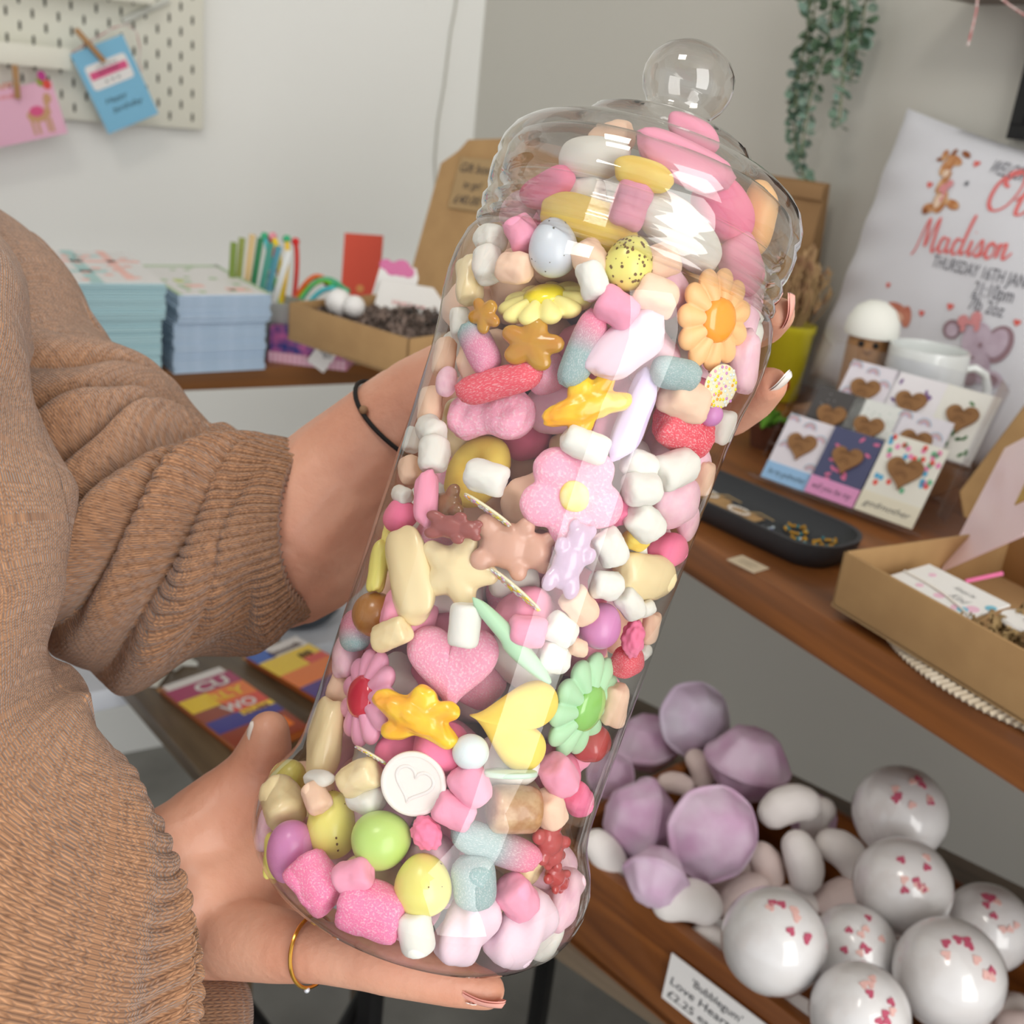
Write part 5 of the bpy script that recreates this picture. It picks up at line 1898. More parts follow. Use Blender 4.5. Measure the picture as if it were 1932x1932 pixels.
        for i, (x, y) in enumerate(pts):
            dots.setdefault(cols[[0, 0, 2, 2, 0, 1, 3, 4, 2, 5][i % 10]], []).append(g_ico(.085, (x, y, .17 - .05 * (x * x + y * y)), 1))
        SHAPES[kind] = [('chocolate_disc', top, None)] + [('sprinkles', g_join(*v), k) for k, v in dots.items()]
        return SHAPES[kind]
    elif k0 == 'petalfoam':
        gs = []
        for q in range(5):
            a = 2 * pi * q / 5 + .9
            gs.append(g_ico(.46, (.56 * cos(a), .56 * sin(a), 0), 3, (1, 1, .8)))
        gs = [(lambda cx, cy: (
            [Vector((v.x + cx, v.y + cy, v.z)) for v in g_ico(.44, (0, 0, 0), 3)[0]], g_ico(.44, (0, 0, 0), 3)[1]))(.58 * cos(2 * pi * q / 5 + .9), .58 * sin(2 * pi * q / 5 + .9)) for q in range(5)]
        gs.append(g_ico(.45, (0, 0, 0), 3))
        pf = remeshed(g_join(*gs), .045, 2)
        cen = bumpy(g_ico(.30, (0, 0, .36), 3), .12, 3, 1)
        SHAPES[kind] = [('foam_petals', bumpy(pf, .03, 4, 2), None), ('yellow_centre', cen, 'gel')]
        return SHAPES[kind]
    SHAPES[kind] = [('', g, None)]
    return SHAPES[kind]


MESHC = {}


def sweet_mesh(kind, idx, g, mkey):
    key = (kind, idx, mkey)
    if key not in MESHC:
        MESHC[key] = mesh_from(kind.rstrip('0123456789') + '_sweet', g, CM(mkey), sharp=0 if kind[:4] != 'disc' else 40)
    return MESHC[key]


KNAME = dict(mm='mini_marshmallow', barrel='mini_marshmallow', egg='candy_egg', ball='candy_ball', lump='foam_sweet', block='white_chocolate_chunk', rasp='foam_berry', bean='foam_bean', worm='sour_worm', snake='jelly_snake', flump='twisted_marshmallow',
             flower='jelly_flower', star='star_sweet', jelly='jelly_star', heart='foam_heart', bear='gummy_bear', croc='gummy_crocodile', fish='white_chocolate_fish', ring='foam_ring', twin='foam_bone', disc='heart_disc', jazz='sprinkle_disc', petalfoam='foam_flower')
KCAT = dict(mini_marshmallow='marshmallow', twisted_marshmallow='marshmallow')

placed = []                         # (centre, radius) balls of every sweet already in the jar


def balls_of(c, X, hx, hr):
    """a sweet as a row of balls along its long axis"""
    if hx < hr * 1.25:
        return [(c, min(hr, hx))]
    n_ = 3 if hx < hr * 2.2 else 5
    return [(c + X * ((q / (n_ - 1) * 2 - 1) * (hx - hr)), hr) for q in range(n_)]


def put_sweet(px, py, kind, ck, lpx, wpx, ang, label, gel=None, th=None, tilt=0, push=0, group=None, face=0.75, soft=.80, move=True):
    d = .385
    rdir = ray(px, py)
    k = d / FPX
    hx, hy = lpx / 2 * k, wpx / 2 * k
    hz = (th if th is not None else 1.0) * hy
    hb = min(hz, hy)
    # first depth at which the sweet is inside the wall
    best, bestv = None, 1e9
    dd = .33
    found = None
    while dd < .50:
        p = EYE + rdir * dd
        q = p - JB
        s_ = q.dot(JA)
        rad = (q - JA * s_).length
        lim = jar_r(s_) - .0012 - hb * .93
        ex = rad - lim
        if ex < bestv:
            best, bestv = dd, ex
        if ex < 0:
            found = dd
            break
        dd += .0005
    if found is None:
        found = best
    a = radians(ang)
    img_x = CAM_R * cos(a) + CAM_D * sin(a)

    def basis(p):
        q = p - JB
        s_ = q.dot(JA)
        rv = (q - JA * s_)
        nrm = (rv.normalized() * face - CAM_F * (1 - face)).normalized()
        X = (img_x - nrm * img_x.dot(nrm)).normalized()
        return X, nrm
    dd = found + push * .001
    for _ in range(90):
        p = EYE + rdir * dd
        X, nrm = basis(p)
        if not move:
            break
        bl = balls_of(p, X, hx, hb)
        hit = False
        for (c1, r1) in bl:
            for (c2, r2) in placed:
                if (c1 - c2).length_squared < ((r1 + r2) * soft) ** 2:
                    hit = True
                    break
            if hit:
                break
        if not hit:
            break
        dd += .0008
        if dd > found + .045:
            break
    # keep it off the far wall
    p = EYE + rdir * dd
    X, nrm = basis(p)
    if move:
        for _ in range(3):
            worst, wv = 0, None
            for (c1, r1) in balls_of(p, X, hx, hb):
                s_ = (c1 - JB).dot(JA)
                rv = (c1 - JB) - JA * s_
                e_ = rv.length - (jar_r(s_) - .0012 - hb * .9)
                if e_ > worst:
                    worst, wv = e_, rv.normalized()
            if wv:
                p = p - wv * min(worst, .006)
    sc = dd / d if dd < .42 else 1.06
    X, nrm = basis(p)
    mt = frame(p, X, nrm)
    if tilt:
        mt = mt @ Matrix.Rotation(radians(tilt), 4, 'X')
    mt = mt @ Matrix.Diagonal((hx * sc, hy * sc, hz * sc, 1))
    placed.extend(balls_of(p, X, hx * sc, hb * sc))
    parts = shape(kind)
    k0 = kind.rstrip('0123456789')
    nm = KNAME[k0]
    if len(parts) == 1:
        o = bpy.data.objects.new(nm, sweet_mesh(kind, 0, parts[0][1], ck))
        link(o, None, mt)
    else:
        o = bpy.data.objects.new(nm, None)
        o.empty_display_size = .01
        link(o, None, mt)
        for i, (pn, g, mk_) in enumerate(parts):
            key = ck if mk_ is None else (gel if mk_ == 'gel' else mk_)
            c_ = bpy.data.objects.new(pn, sweet_mesh(kind, i, g, key))
            link(c_, o, Matrix())
    tag(o, label, KCAT.get(nm, 'sweet'), group or 'sweets in the jar')
    return o


def speckle(o, n, seed, mk_key, size=.05, part=None):
    r = random.Random(seed)
    gs = []
    for _ in range(n):
        v = Vector((r.uniform(-1, 1), r.uniform(-1, 1), r.uniform(-.2, 1)))
        v.normalize()
        v2 = Vector((v.x, v.y * (1 - .13 * v.x), v.z * (1 - .13 * v.x)))
        f_ = frame(v2 * .999, v.cross(Vector((.3, .8, .1))), v)
        s_ = size * r.uniform(.3, 1.2)
        gs.append(g_move(g_prism([(x * s_ * r.uniform(.7, 1.2), y * s_) for x, y in circle_pts(1, 9)], .012, 0), f_))
    mk('speckles', g_join(*gs), mk_key, o, smooth=False)


M_spk = mat('speckle_brown', (112, 82, 40), .5)
M_spkg = mat('speckle_grey', (96, 92, 84), .5)
S = put_sweet
# ---- upper part
o = S(1044, 467, 'egg', 'egg_blue', 114, 93, -92, 'blue grey speckled candy egg near the jar shoulder')
speckle(o, 14, 3, M_spkg, .035)
o = S(1187, 497, 'egg1', 'egg_yellow', 108, 92, -70, 'yellow candy egg with dense brown speckles near the jar shoulder')
speckle(o, 75, 4, M_spk, .06)
o = S(1030, 572, 'flower', 'lemonf', 188, 168, 3, 'pale yellow flower sweet seen edge on, with a bright yellow centre', 'yellowgel', th=.8, tilt=-52, push=6, move=False)
o = S(1347, 603, 'flower', 'orangef', 196, 180, 80, 'peach flower sweet with a shiny orange centre, at the upper jar side', 'orangegel', th=.7, push=0, move=False, face=.8)
S(986, 443, 'mm', 'pink', 64, 60, 60, 'pink mini marshmallow touching the blue grey egg')
S(926, 450, 'mm1', 'white', 58, 54, 20, 'white mini marshmallow at the left jar shoulder, upper of two')
S(919, 499, 'mm2', 'white', 70, 58, 70, 'white mini marshmallow at the left jar shoulder, lower of two')
S(971, 506, 'mm3', 'peach', 66, 60, 10, 'peach mini marshmallow between the white ones and the grey egg')
S(1118, 530, 'mm4', 'white', 72, 55, 75, 'white mini marshmallow right below the yellow speckled egg edge')
S(1163, 582, 'mm5', 'pink', 78, 70, 30, 'pink mini marshmallow above the big pale pink bean')
S(1237, 558, 'mm6', 'peach', 80, 72, 20, 'peach mini marshmallow beside the orange centred flower')
S(1189, 388, 'mm7', 'pink', 84, 70, -70, 'pink marshmallow high in the neck beside the lid edge')
S(1110, 425, 'lump', 'yellow', 200, 100, 24, 'large yellow foam banana across the jar neck', th=.8)
S(1282, 440, 'lump1', 'white', 196, 100, 38, 'large white marshmallow slanting below the lid')
S(1114, 492, 'mm8', 'peach', 74, 66, 60, 'peach marshmallow between the two speckled eggs')
S(1245, 494, 'mm9', 'peach', 74, 66, -20, 'peach marshmallow behind the yellow speckled egg')
S(999, 648, 'jelly', 'amber', 140, 110, 15, 'amber jelly star under the pale yellow flower', th=.5)
S(912, 594, 'jelly1', 'amber', 90, 70, 40, 'amber jelly sweet at the left wall behind the pale yellow flower', th=.5)
S(904, 655, 'worm', 'dummy', 118, 62, 232, 'short sugared pink and teal sweet beside the amber star')
S(1101, 660, 'worm1', 'worm', 158, 62, -67, 'upright sugared worm, pink above and grey blue below')
S(1187, 655, 'bean', 'paleviolet', 168, 92, -38, 'fat pale pink foam bean at the centre of the upper jar', th=.75)
S(1432, 622, 'bean1', 'palepink', 146, 58, 74, 'long pale pink bean against the right jar wall, upper')
S(1404, 686, 'bean2', 'palepink', 120, 62, 65, 'long pale pink bean against the right jar wall, lower')
S(1275, 706, 'worm2', 'bluesour', 100, 62, 10, 'grey blue sugared sweet under the orange centred flower')
S(1361, 730, 'jazz', 'whitechoc', 90, 86, 0, 'round white chocolate disc covered in coloured sprinkles facing outwards', th=.5)
S(839, 674, 'mm10', 'peach', 70, 44, 80, 'peach marshmallow against the left wall by the sugared sweet')
S(1290, 754, 'mm11', 'peach', 92, 76, 20, 'peach marshmallow below the grey blue sugared sweet')
S(932, 720, 'worm3', 'redsour', 186, 60, -8, 'red sugared jelly strip above the double pink foam', th=.9)
S(925, 785, 'twin', 'foampink', 196, 190, 3, 'double ended pink sugared foam bone', th=.7)
S(1026, 700, 'lump2', 'foampink', 84, 84, 0, 'pink foam lump behind the red sugared strip')
S(1105, 768, 'croc', 'croc', 176, 130, -22, 'orange and yellow gummy crocodile near the jar middle', th=.5)
S(1199, 785, 'bean3', 'violetbean', 176, 58, -70, 'long pale violet bean standing beside the gummy crocodile', th=.8)
S(1341, 782, 'ball', 'purple', 48, 46, 0, 'small purple ball under the sprinkle disc')
S(1366, 806, 'mm12', 'white', 62, 46, 70, 'white marshmallow at the right wall below the purple ball')
S(1290, 812, 'block', 'redsour', 138, 88, 24, 'chunky red sugared block at the right of the jar middle', th=.8)
S(1105, 838, 'mm13', 'white', 88, 60, 24, 'white marshmallow under the gummy crocodile')
S(1080, 935, 'petalfoam', 'foampink', 200, 200, 0, 'large sugared pink foam flower with a yellow centre', 'spotyellow', th=.62)
S(916, 900, 'mm14', 'white', 82, 64, 16, 'white marshmallow lying on the yellow foam ring')
S(900, 890, 'ring', 'yellow', 160, 126, -20, 'yellow foam ring left of the pink foam flower', th=.9)
S(814, 812, 'mm15', 'white', 58, 52, 30, 'white marshmallow at the left wall, above a rounder one')
S(819, 857, 'mm16', 'white', 66, 60, 80, 'rounder white marshmallow at the left wall beside the yellow ring')
S(778, 830, 'mm17', 'white', 46, 36, 70, 'white marshmallow sliver squeezed against the left wall')
S(774, 888, 'mm18', 'peach', 52, 44, 60, 'peach marshmallow at the left wall below the white pair')
S(802, 942, 'bean4', 'pink', 104, 46, 84, 'smooth pink bean standing left of the yellow ring')
S(756, 974, 'lump3', 'rasp', 72, 62, 0, 'deep pink foam lump at the left wall above the fish')
S(759, 934, 'mm19', 'white', 42, 34, 20, 'small white marshmallow above the deep pink lump')
S(835, 957, 'bear', 'bear_brown', 110, 84, 170, 'brown gummy bear below the yellow ring', th=.5)
S(851, 994, 'bear1', 'bear_dark', 124, 70, 8, 'dark red brown gummy bear under the brown one', th=.5)
S(920, 961, 'jazz1', 'whitechoc', 112, 60, 32, 'sprinkle disc seen edge on, beside the pink foam flower', th=.75, tilt=76, move=False, push=3)
S(973, 1112, 'jazz2', 'whitechoc', 126, 62, 41, 'sprinkle disc seen edge on, below the peach gummy bear', th=.75, tilt=76, move=False, push=3)
S(968, 1032, 'bear2', 'bear', 162, 140, 10, 'translucent peach gummy bear in the jar middle', th=.45)
S(1076, 1054, 'bear3', 'bear_violet', 156, 96, -68, 'long translucent violet gummy bear beside the peach one', th=.55)
S(768, 1087, 'fish', 'cream', 184, 96, 72, 'long cream white chocolate fish standing on the left', th=.6)
S(862, 1078, 'star', 'cream', 176, 160, 20, 'thick cream white chocolate star beside the fish', th=.5)
S(713, 1068, 'mm20', 'egg_yellow', 96, 36, 84, 'thin yellow sweet pressed between the fish and the wall')
S(707, 1159, 'ball1', 'brown', 88, 86, 0, 'glossy brown malt ball at the left wall')
S(736, 1197, 'block1', 'cream', 78, 56, -15, 'small cream chocolate piece right of the malt ball', th=.8)
S(877, 1179, 'barrel', 'white', 82, 60, -84, 'upright barrel shaped white marshmallow on the pink heart')
S(957, 1208, 'snake', 'mint', 180, 46, 50, 'pale green jelly snake curving past the barrel marshmallow', th=.9)
S(995, 1190, 'mm21', 'pink', 72, 62, 10, 'pink marshmallow in the window reflection above the green snake')
S(1058, 1187, 'mm22', 'white', 62, 60, 30, 'white marshmallow between the pink one and purple egg')
S(1093, 1144, 'mm23', 'peach', 66, 60, 50, 'peach marshmallow above the purple egg')
S(1044, 1242, 'mm24', 'white', 58, 56, 20, 'white marshmallow above the green flower petals')
S(1090, 1222, 'mm25', 'peach', 36, 34, 20, 'tiny peach marshmallow under the purple egg')
S(1132, 1180, 'egg2', 'egg_purple', 90, 82, -60, 'purple candy egg right of the jar middle')
S(1152, 1033, 'mm26', 'white', 70, 60, 60, 'white marshmallow, uppermost of the chain above the purple egg')
S(1143, 1104, 'mm27', 'white', 60, 56, 10, 'round white marshmallow directly above the purple egg')
S(1188, 1138, 'mm28', 'white', 66, 50, 42, 'white marshmallow between the purple egg and the cream block')
S(1220, 1092, 'block2', 'cream', 132, 92, 14, 'broad cream chocolate block at the right wall', th=.7)
S(1215, 986, 'mm29', 'white', 74, 66, 40, 'squarish white marshmallow, lower of a stack of three at the right')
S(1211, 922, 'mm30', 'white', 68, 64, 0, 'round white marshmallow, middle of a stack of three at the right')
S(1207, 876, 'mm31', 'white', 68, 54, 20, 'white marshmallow, top of a stack of three at the right')
S(1272, 886, 'block3', 'white', 84, 70, -10, 'angular white marshmallow under the red sugared block')
S(1276, 948, 'lump4', 'palepink', 100, 112, 50, 'large pale pink foam piece at the right wall', th=.7)
S(1164, 966, 'rasp', 'rasp', 66, 62, 0, 'bright pink foam berry between the foam flower and the white stack')
S(1199, 1018, 'lump5', 'yellow', 56, 44, 20, 'small yellow foam piece under the stack of three')
S(1262, 1038, 'lump6', 'rasp', 90, 66, 0, 'orange pink foam piece at the right wall above the cream block')
S(1329, 904, 'mm32', 'peach', 66, 40, 80, 'peach marshmallow at the right wall below the red block')
S(1195, 1206, 'rasp1', 'rasp', 84, 50, 80, 'narrow bright pink foam berry right of the purple egg')
S(1235, 1188, 'mm33', 'peach', 64, 36, 80, 'peach marshmallow at the right wall beside the narrow berry')
S(1216, 1231, 'mm34', 'white', 32, 28, 0, 'tiny white marshmallow under the narrow berry')
S(1184, 1247, 'lump7', 'redsour', 70, 56, 0, 'sugary pink red lump beside the green flower')
S(1220, 1148, 'mm35', 'white', 32, 30, 0, 'tiny white marshmallow beneath the cream block')
S(1100, 1330, 'flower', 'greenf', 214, 190, -86, 'pale green flower sweet with a green jelly centre', 'greengel', th=.7, face=.95, move=False)
S(694, 1316, 'flower', 'pinkf', 186, 190, -60, 'pink flower sweet with a dark red centre, facing left', 'redgel', th=.7, face=1.0, move=False)
S(785, 1352, 'croc1', 'croc', 190, 140, 18, 'orange and yellow gummy crocodile below the pink heart', th=.55, move=False)
S(853, 1262, 'heart', 'heartpink', 196, 190, -88, 'big dusty pink foam heart, point down', th=.6)
S(968, 1366, 'heart1', 'yellow', 190, 190, 14, 'large yellow foam heart beside the lower gummy crocodile', th=.6)
S(888, 1419, 'ball2', 'ball_white', 70, 68, 0, 'smooth white ball above the pink marshmallows')
S(779, 1479, 'disc', 'discwhite', 126, 122, 20, 'round white disc sweet embossed with a heart', th=.5, face=.5)
S(962, 1459, 'disc1', 'discgreen', 104, 92, 5, 'pale green disc sweet seen edge on', th=.5, tilt=76, move=False, push=2)
S(888, 1481, 'mm36', 'pink', 80, 72, 60, 'pink marshmallow right of the embossed disc')
S(857, 1529, 'mm37', 'pink', 78, 64, 25, 'pink marshmallow above the berry, right of the green egg')
S(805, 1572, 'rasp2', 'rasp', 76, 62, 60, 'pink foam berry between the green egg and sugared worm')
S(970, 1527, 'barrel1', 'toffee', 96, 90, 10, 'brown swirled toffee below the green disc')
S(1055, 1463, 'mm38', 'pink', 74, 68, 50, 'pink marshmallow below the green flower')
S(1089, 1507, 'mm39', 'rasp', 60, 56, 40, 'brighter pink marshmallow at the right wall under the green flower')
S(1037, 1527, 'mm40', 'peach', 72, 60, 60, 'peach marshmallow right of the brown toffee')
S(608, 1400, 'fish1', 'cream', 164, 76, 80, 'long cream chocolate piece in the lower left under the pink flower', th=.8)
S(679, 1467, 'block4', 'cream', 84, 62, -20, 'cream chocolate piece left of the embossed disc')
S(700, 1424, 'jazz3', 'whitechoc', 72, 50, 20, 'small sprinkle disc edge under the pink flower', th=.7, tilt=66, move=False, push=3)
S(534, 1465, 'egg3', 'egg_yellow', 92, 76, 0, 'yellow candy egg highest in the flared base, left')
S(534, 1516, 'block5', 'cream', 86, 80, 30, 'shiny cream chocolate cube at the left of the base')
S(600, 1469, 'lump9', 'white', 82, 34, 0, 'flat white marshmallow shred near the cube', th=1)
S(597, 1505, 'mm41', 'peach', 58, 50, 40, 'peach marshmallow right of the cream cube')
o = S(627, 1556, 'egg4', 'egg_yellow', 126, 96, -98, 'yellow candy egg with few brown spots, left of the green egg')
speckle(o, 9, 8, M_spk, .07)
S(692, 1506, 'mm42', 'white', 64, 62, 10, 'white marshmallow between the spotted egg and embossed disc')
S(721, 1584, 'egg5', 'egg_green', 114, 110, -20, 'green candy egg in the jar base')
S(547, 1607, 'egg6', 'egg_purple', 118, 88, 100, 'purple candy egg low at the left of the base')
o = S(798, 1669, 'egg7', 'egg_yellow', 118, 108, -90, 'large yellow candy egg low in the middle of the base')
speckle(o, 7, 10, M_spk, .06)
S(598, 1664, 'block6', 'cubepink', 102, 98, 40, 'hot pink sugared cube at the lower left of the base', th=.9)
S(668, 1652, 'mm43', 'pink', 72, 62, -20, 'pink marshmallow on the two hot pink cubes')
S(703, 1716, 'block7', 'cubepink', 120, 104, 15, 'hot pink sugared cube lowest in the base', th=.9)
S(784, 1758, 'barrel2', 'white', 82, 68, 80, 'white marshmallow touching the jar bottom')
S(940, 1602, 'worm4', 'worm', 198, 66, 27, 'long sugared worm, blue grey with a pink end, in the base')
S(893, 1664, 'worm5', 'bluesour', 104, 84, 84, 'stubby blue grey sugared sweet beside the large yellow egg')
S(975, 1693, 'mm44', 'pink', 78, 74, 50, 'pink marshmallow with an orange dot')
S(1036, 1590, 'bear4', 'bear_red', 116, 90, 60, 'red gummy bear right of the long sugared worm', th=.6)
S(1050, 1656, 'bear5', 'bear_red', 90, 60, 40, 'red gummy bear at the right wall of the base', th=.6)
S(884, 1748, 'flump', 'paleviolet', 156, 92, -56, 'pale pink twisted marshmallow slanting at the jar bottom')
S(984, 1752, 'flump1', 'paleviolet', 158, 98, -40, 'broad pale pink twisted marshmallow at the jar bottom')
S(1066, 1698, 'flump2', 'palepink', 130, 62, -70, 'pale pink twisted marshmallow against the right of the base')
S(1046, 1776, 'lump10', 'white', 90, 62, -40, 'creamy white marshmallow in the right corner of the jar bottom')
S(497, 1612, 'mm45', 'egg_yellow', 84, 40, 70, 'yellow sliver of sweet at the far left of the base')
S(490, 1560, 'mm46', 'palepink', 84, 44, 100, 'pale pink sliver of sweet at the far left of the base')
S(1116, 1404, 'lump11', 'bear_red', 80, 70, 0, 'red pink sweet deep behind the green flower')
S(1160, 1330, 'mm47', 'peach', 80, 50, 80, 'peach marshmallow at the right wall beside the green flower')
S(640, 1235, 'lump12', 'palepink', 90, 60, 60, 'pale pink foam at the left wall above the pink flower')
S(672, 1190, 'lump13', 'dummy', 84, 60, 60, 'sugary pink lump below the malt ball')
S(1310, 985, 'lump14', 'palepink', 80, 40, 70, 'pale pink foam strip along the right wall')
S(812, 765, 'mm48', 'peach', 70, 46, 70, 'peach marshmallow at the left wall below the red sugared strip')
S(842, 720, 'lump15', 'palepink', 60, 40, 80, 'pale pink foam by the left wall beside the red strip')
S(1085, 1000, 'lump16', 'foampink', 110, 90, 0, 'pink foam lump below the foam flower')
S(741, 1012, 'mm49', 'lemon', 60, 40, 80, 'lemon coloured sliver above the cream fish')
# ---- seen through the lid
S(1030, 352, 'lump17', 'rasp', 120, 70, -10, 'pink foam seen through the neck at the left', th=.8)
S(1120, 300, 'lump18', 'white', 150, 80, 8, 'white marshmallow seen through the lid rings')
S(1215, 330, 'lump19', 'yellow', 120, 60, 20, 'yellow and brown sweet seen through the neck', th=.8)
S(1290, 310, 'bean5', 'pink', 190, 80, 24, 'pink foam bean seen through the lid')
S(1360, 390, 'lump20', 'rasp', 150, 100, 40, 'deep pink foam seen through the lid rings at the right')
S(1440, 420, 'lump21', 'orangef', 140, 70, 60, 'peach orange foam at the right inside the lid')
S(1345, 455, 'lump22', 'yellow', 110, 50, 30, 'yellow strip of foam under the lid at the right')
S(1400, 500, 'lump23', 'pink', 120, 80, 50, 'pink foam at the right below the lid')
S(1440, 545, 'lump24', 'white', 80, 60, 50, 'white marshmallow under the lid edge at the right')
S(980, 395, 'lump25', 'palepink', 90, 60, -20, 'pale pink foam at the left below the lid')
S(1100, 365, 'mm50', 'white', 80, 60, 0, 'white marshmallow above the yellow foam banana')
S(1155, 262, 'mm51', 'peach', 80, 60, 0, 'peach marshmallow near the top of the lid')
S(1310, 250, 'lump26', 'pink', 110, 60, 28, 'pink foam topmost under the lid dome')
S(887, 530, 'mm52', 'cream', 90, 54, 70, 'cream marshmallow at the left wall below the shoulder')
S(868, 610, 'mm53', 'white', 60, 40, 70, 'white marshmallow at the left wall beside the amber jelly')
# orange dot on its marshmallow
# ---- what fills the middle of the jar
r = random.Random(31)
fk = [('mm', 'white'), ('mm1', 'pink'), ('mm2', 'peach'), ('lump2', 'foampink'), ('mm4', 'palepink'), ('lump5', 'rasp'), ('mm5', 'cream'), ('mm7', 'white'), ('mm9', 'peach'), ('mm3', 'palepink')]
fn = dict(white='white marshmallow', pink='pink marshmallow', peach='peach marshmallow', foampink='sugared pink foam', palepink='pale pink marshmallow', rasp='deep pink foam', cream='cream marshmallow', bear='peach gummy lump')
cnt = 0
for k in range(9000):
    s_ = r.uniform(-.006, .262)
    R_ = r.uniform(.0085, .0125)
    a, q = r.uniform(0, 2 * pi), (r.random() ** .5) * max(jar_r(s_) - R_ - .0015, .005)
    p = JM @ Vector((q * cos(a), q * sin(a), s_))
    if any((p - c).length_squared < ((R_ + rr) * .86) ** 2 for c, rr in placed):
        continue
    kd, ck = fk[r.randrange(len(fk))]
    o = bpy.data.objects.new(KNAME[kd.rstrip('0123456789')], sweet_mesh(kd, 0, shape(kd)[0][1], ck))
    mt = Matrix.Translation(p) @ Matrix.Rotation(r.uniform(0, 6), 4, Vector((r.uniform(-1, 1), r.uniform(-1, 1), 1)).normalized()) @ Matrix.Diagonal((R_ * 1.08, R_, R_, 1))
    link(o, None, mt)
    tag(o, fn[ck] + ' deep inside the jar behind the other sweets', 'marshmallow' if 'marsh' in fn[ck] else 'sweet', fn[ck] + ' pieces deep in the jar')
    placed.append((p, R_))
    cnt += 1
    if cnt >= 210:
        break
print('fillers', cnt)
# ================================================================== THE PERSON
def knit(name, c1, c2, cw=.0027, rh=.0023):
    M = bpy.data.materials.new(name)
    M.use_nodes = True
    nt = M.node_tree
    N, L = nt.nodes, nt.links
    b = N['Principled BSDF']
    b.inputs['Roughness'].default_value = .95
    b.inputs['Sheen Weight'].default_value = .35
    b.inputs['Sheen Roughness'].default_value = .5
    uv = N.new('ShaderNodeTexCoord')
    sp = N.new('ShaderNodeSeparateXYZ')
    # slight wander so the rows are not ruler straight
    nz = N.new('ShaderNodeTexNoise')
    nz.inputs['Scale'].default_value = 60
    L.new(uv.outputs['UV'], nz.inputs[0])
    mp = N.new('ShaderNodeVectorMath')
    mp.operation = 'MULTIPLY_ADD'
    mp.inputs[1].default_value = (.0012, .0012, 0)
    L.new(nz.outputs['Color'], mp.inputs[0])
    L.new(uv.outputs['UV'], mp.inputs[2])
    L.new(mp.outputs[0], sp.inputs[0])

    def m_(op, a, b_=None, c_=None, clamp=False):
        n = N.new('ShaderNodeMath')
        n.operation = op
        n.use_clamp = clamp
        for i, q in enumerate((a, b_, c_)):
            if q is None:
                continue
            if isinstance(q, (int, float)):
                n.inputs[i].default_value = q
            else:
                L.new(q, n.inputs[i])
        return n.outputs[0]
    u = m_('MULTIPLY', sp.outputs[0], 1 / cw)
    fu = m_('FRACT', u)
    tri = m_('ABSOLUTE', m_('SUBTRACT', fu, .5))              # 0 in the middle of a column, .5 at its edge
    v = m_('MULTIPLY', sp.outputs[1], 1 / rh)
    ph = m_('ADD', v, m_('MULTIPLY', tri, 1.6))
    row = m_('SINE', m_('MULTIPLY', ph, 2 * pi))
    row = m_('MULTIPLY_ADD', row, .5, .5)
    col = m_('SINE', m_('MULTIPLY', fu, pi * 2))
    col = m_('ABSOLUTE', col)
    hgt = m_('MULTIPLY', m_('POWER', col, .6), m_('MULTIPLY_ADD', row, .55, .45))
    fz = N.new('ShaderNodeTexNoise')
    fz.inputs['Scale'].default_value = 900
    fz.inputs['Detail'].default_value = 3
    L.new(uv.outputs['UV'], fz.inputs[0])
    h2 = m_('ADD', hgt, m_('MULTIPLY', fz.outputs[0], .5))
    bu = N.new('ShaderNodeBump')
    bu.inputs['Strength'].default_value = .75
    bu.inputs['Distance'].default_value = .0011
    L.new(h2, bu.inputs['Height'])
    L.new(bu.outputs[0], b.inputs['Normal'])
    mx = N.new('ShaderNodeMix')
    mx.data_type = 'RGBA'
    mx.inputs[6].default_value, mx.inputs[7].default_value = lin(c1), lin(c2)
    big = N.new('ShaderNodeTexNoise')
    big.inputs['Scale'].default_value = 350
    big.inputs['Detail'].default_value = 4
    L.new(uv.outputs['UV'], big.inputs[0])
    f = m_('MULTIPLY_ADD', hgt, .55, m_('MULTIPLY_ADD', big.outputs[0], 1.2, -.42), clamp=True)  # yarn heather, plus shade painted into the colour of the stitch grooves
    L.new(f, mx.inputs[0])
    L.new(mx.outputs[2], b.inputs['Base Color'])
    return M


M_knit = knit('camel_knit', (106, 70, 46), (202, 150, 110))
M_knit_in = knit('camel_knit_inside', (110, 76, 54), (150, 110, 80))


def catmull(vals, t):
    n = len(vals)
    i = min(int(t), n - 2)
    f = t - i
    a, b_, c_, d_ = vals[max(i - 1, 0)], vals[i], vals[i + 1], vals[min(i + 2, n - 1)]
    return 0.5 * ((b_ * 2) + (c_ - a) * f + (a * 2 - b_ * 5 + c_ * 4 - d_) * f * f + (b_ * 3 - a - c_ * 3 + d_) * f ** 3)


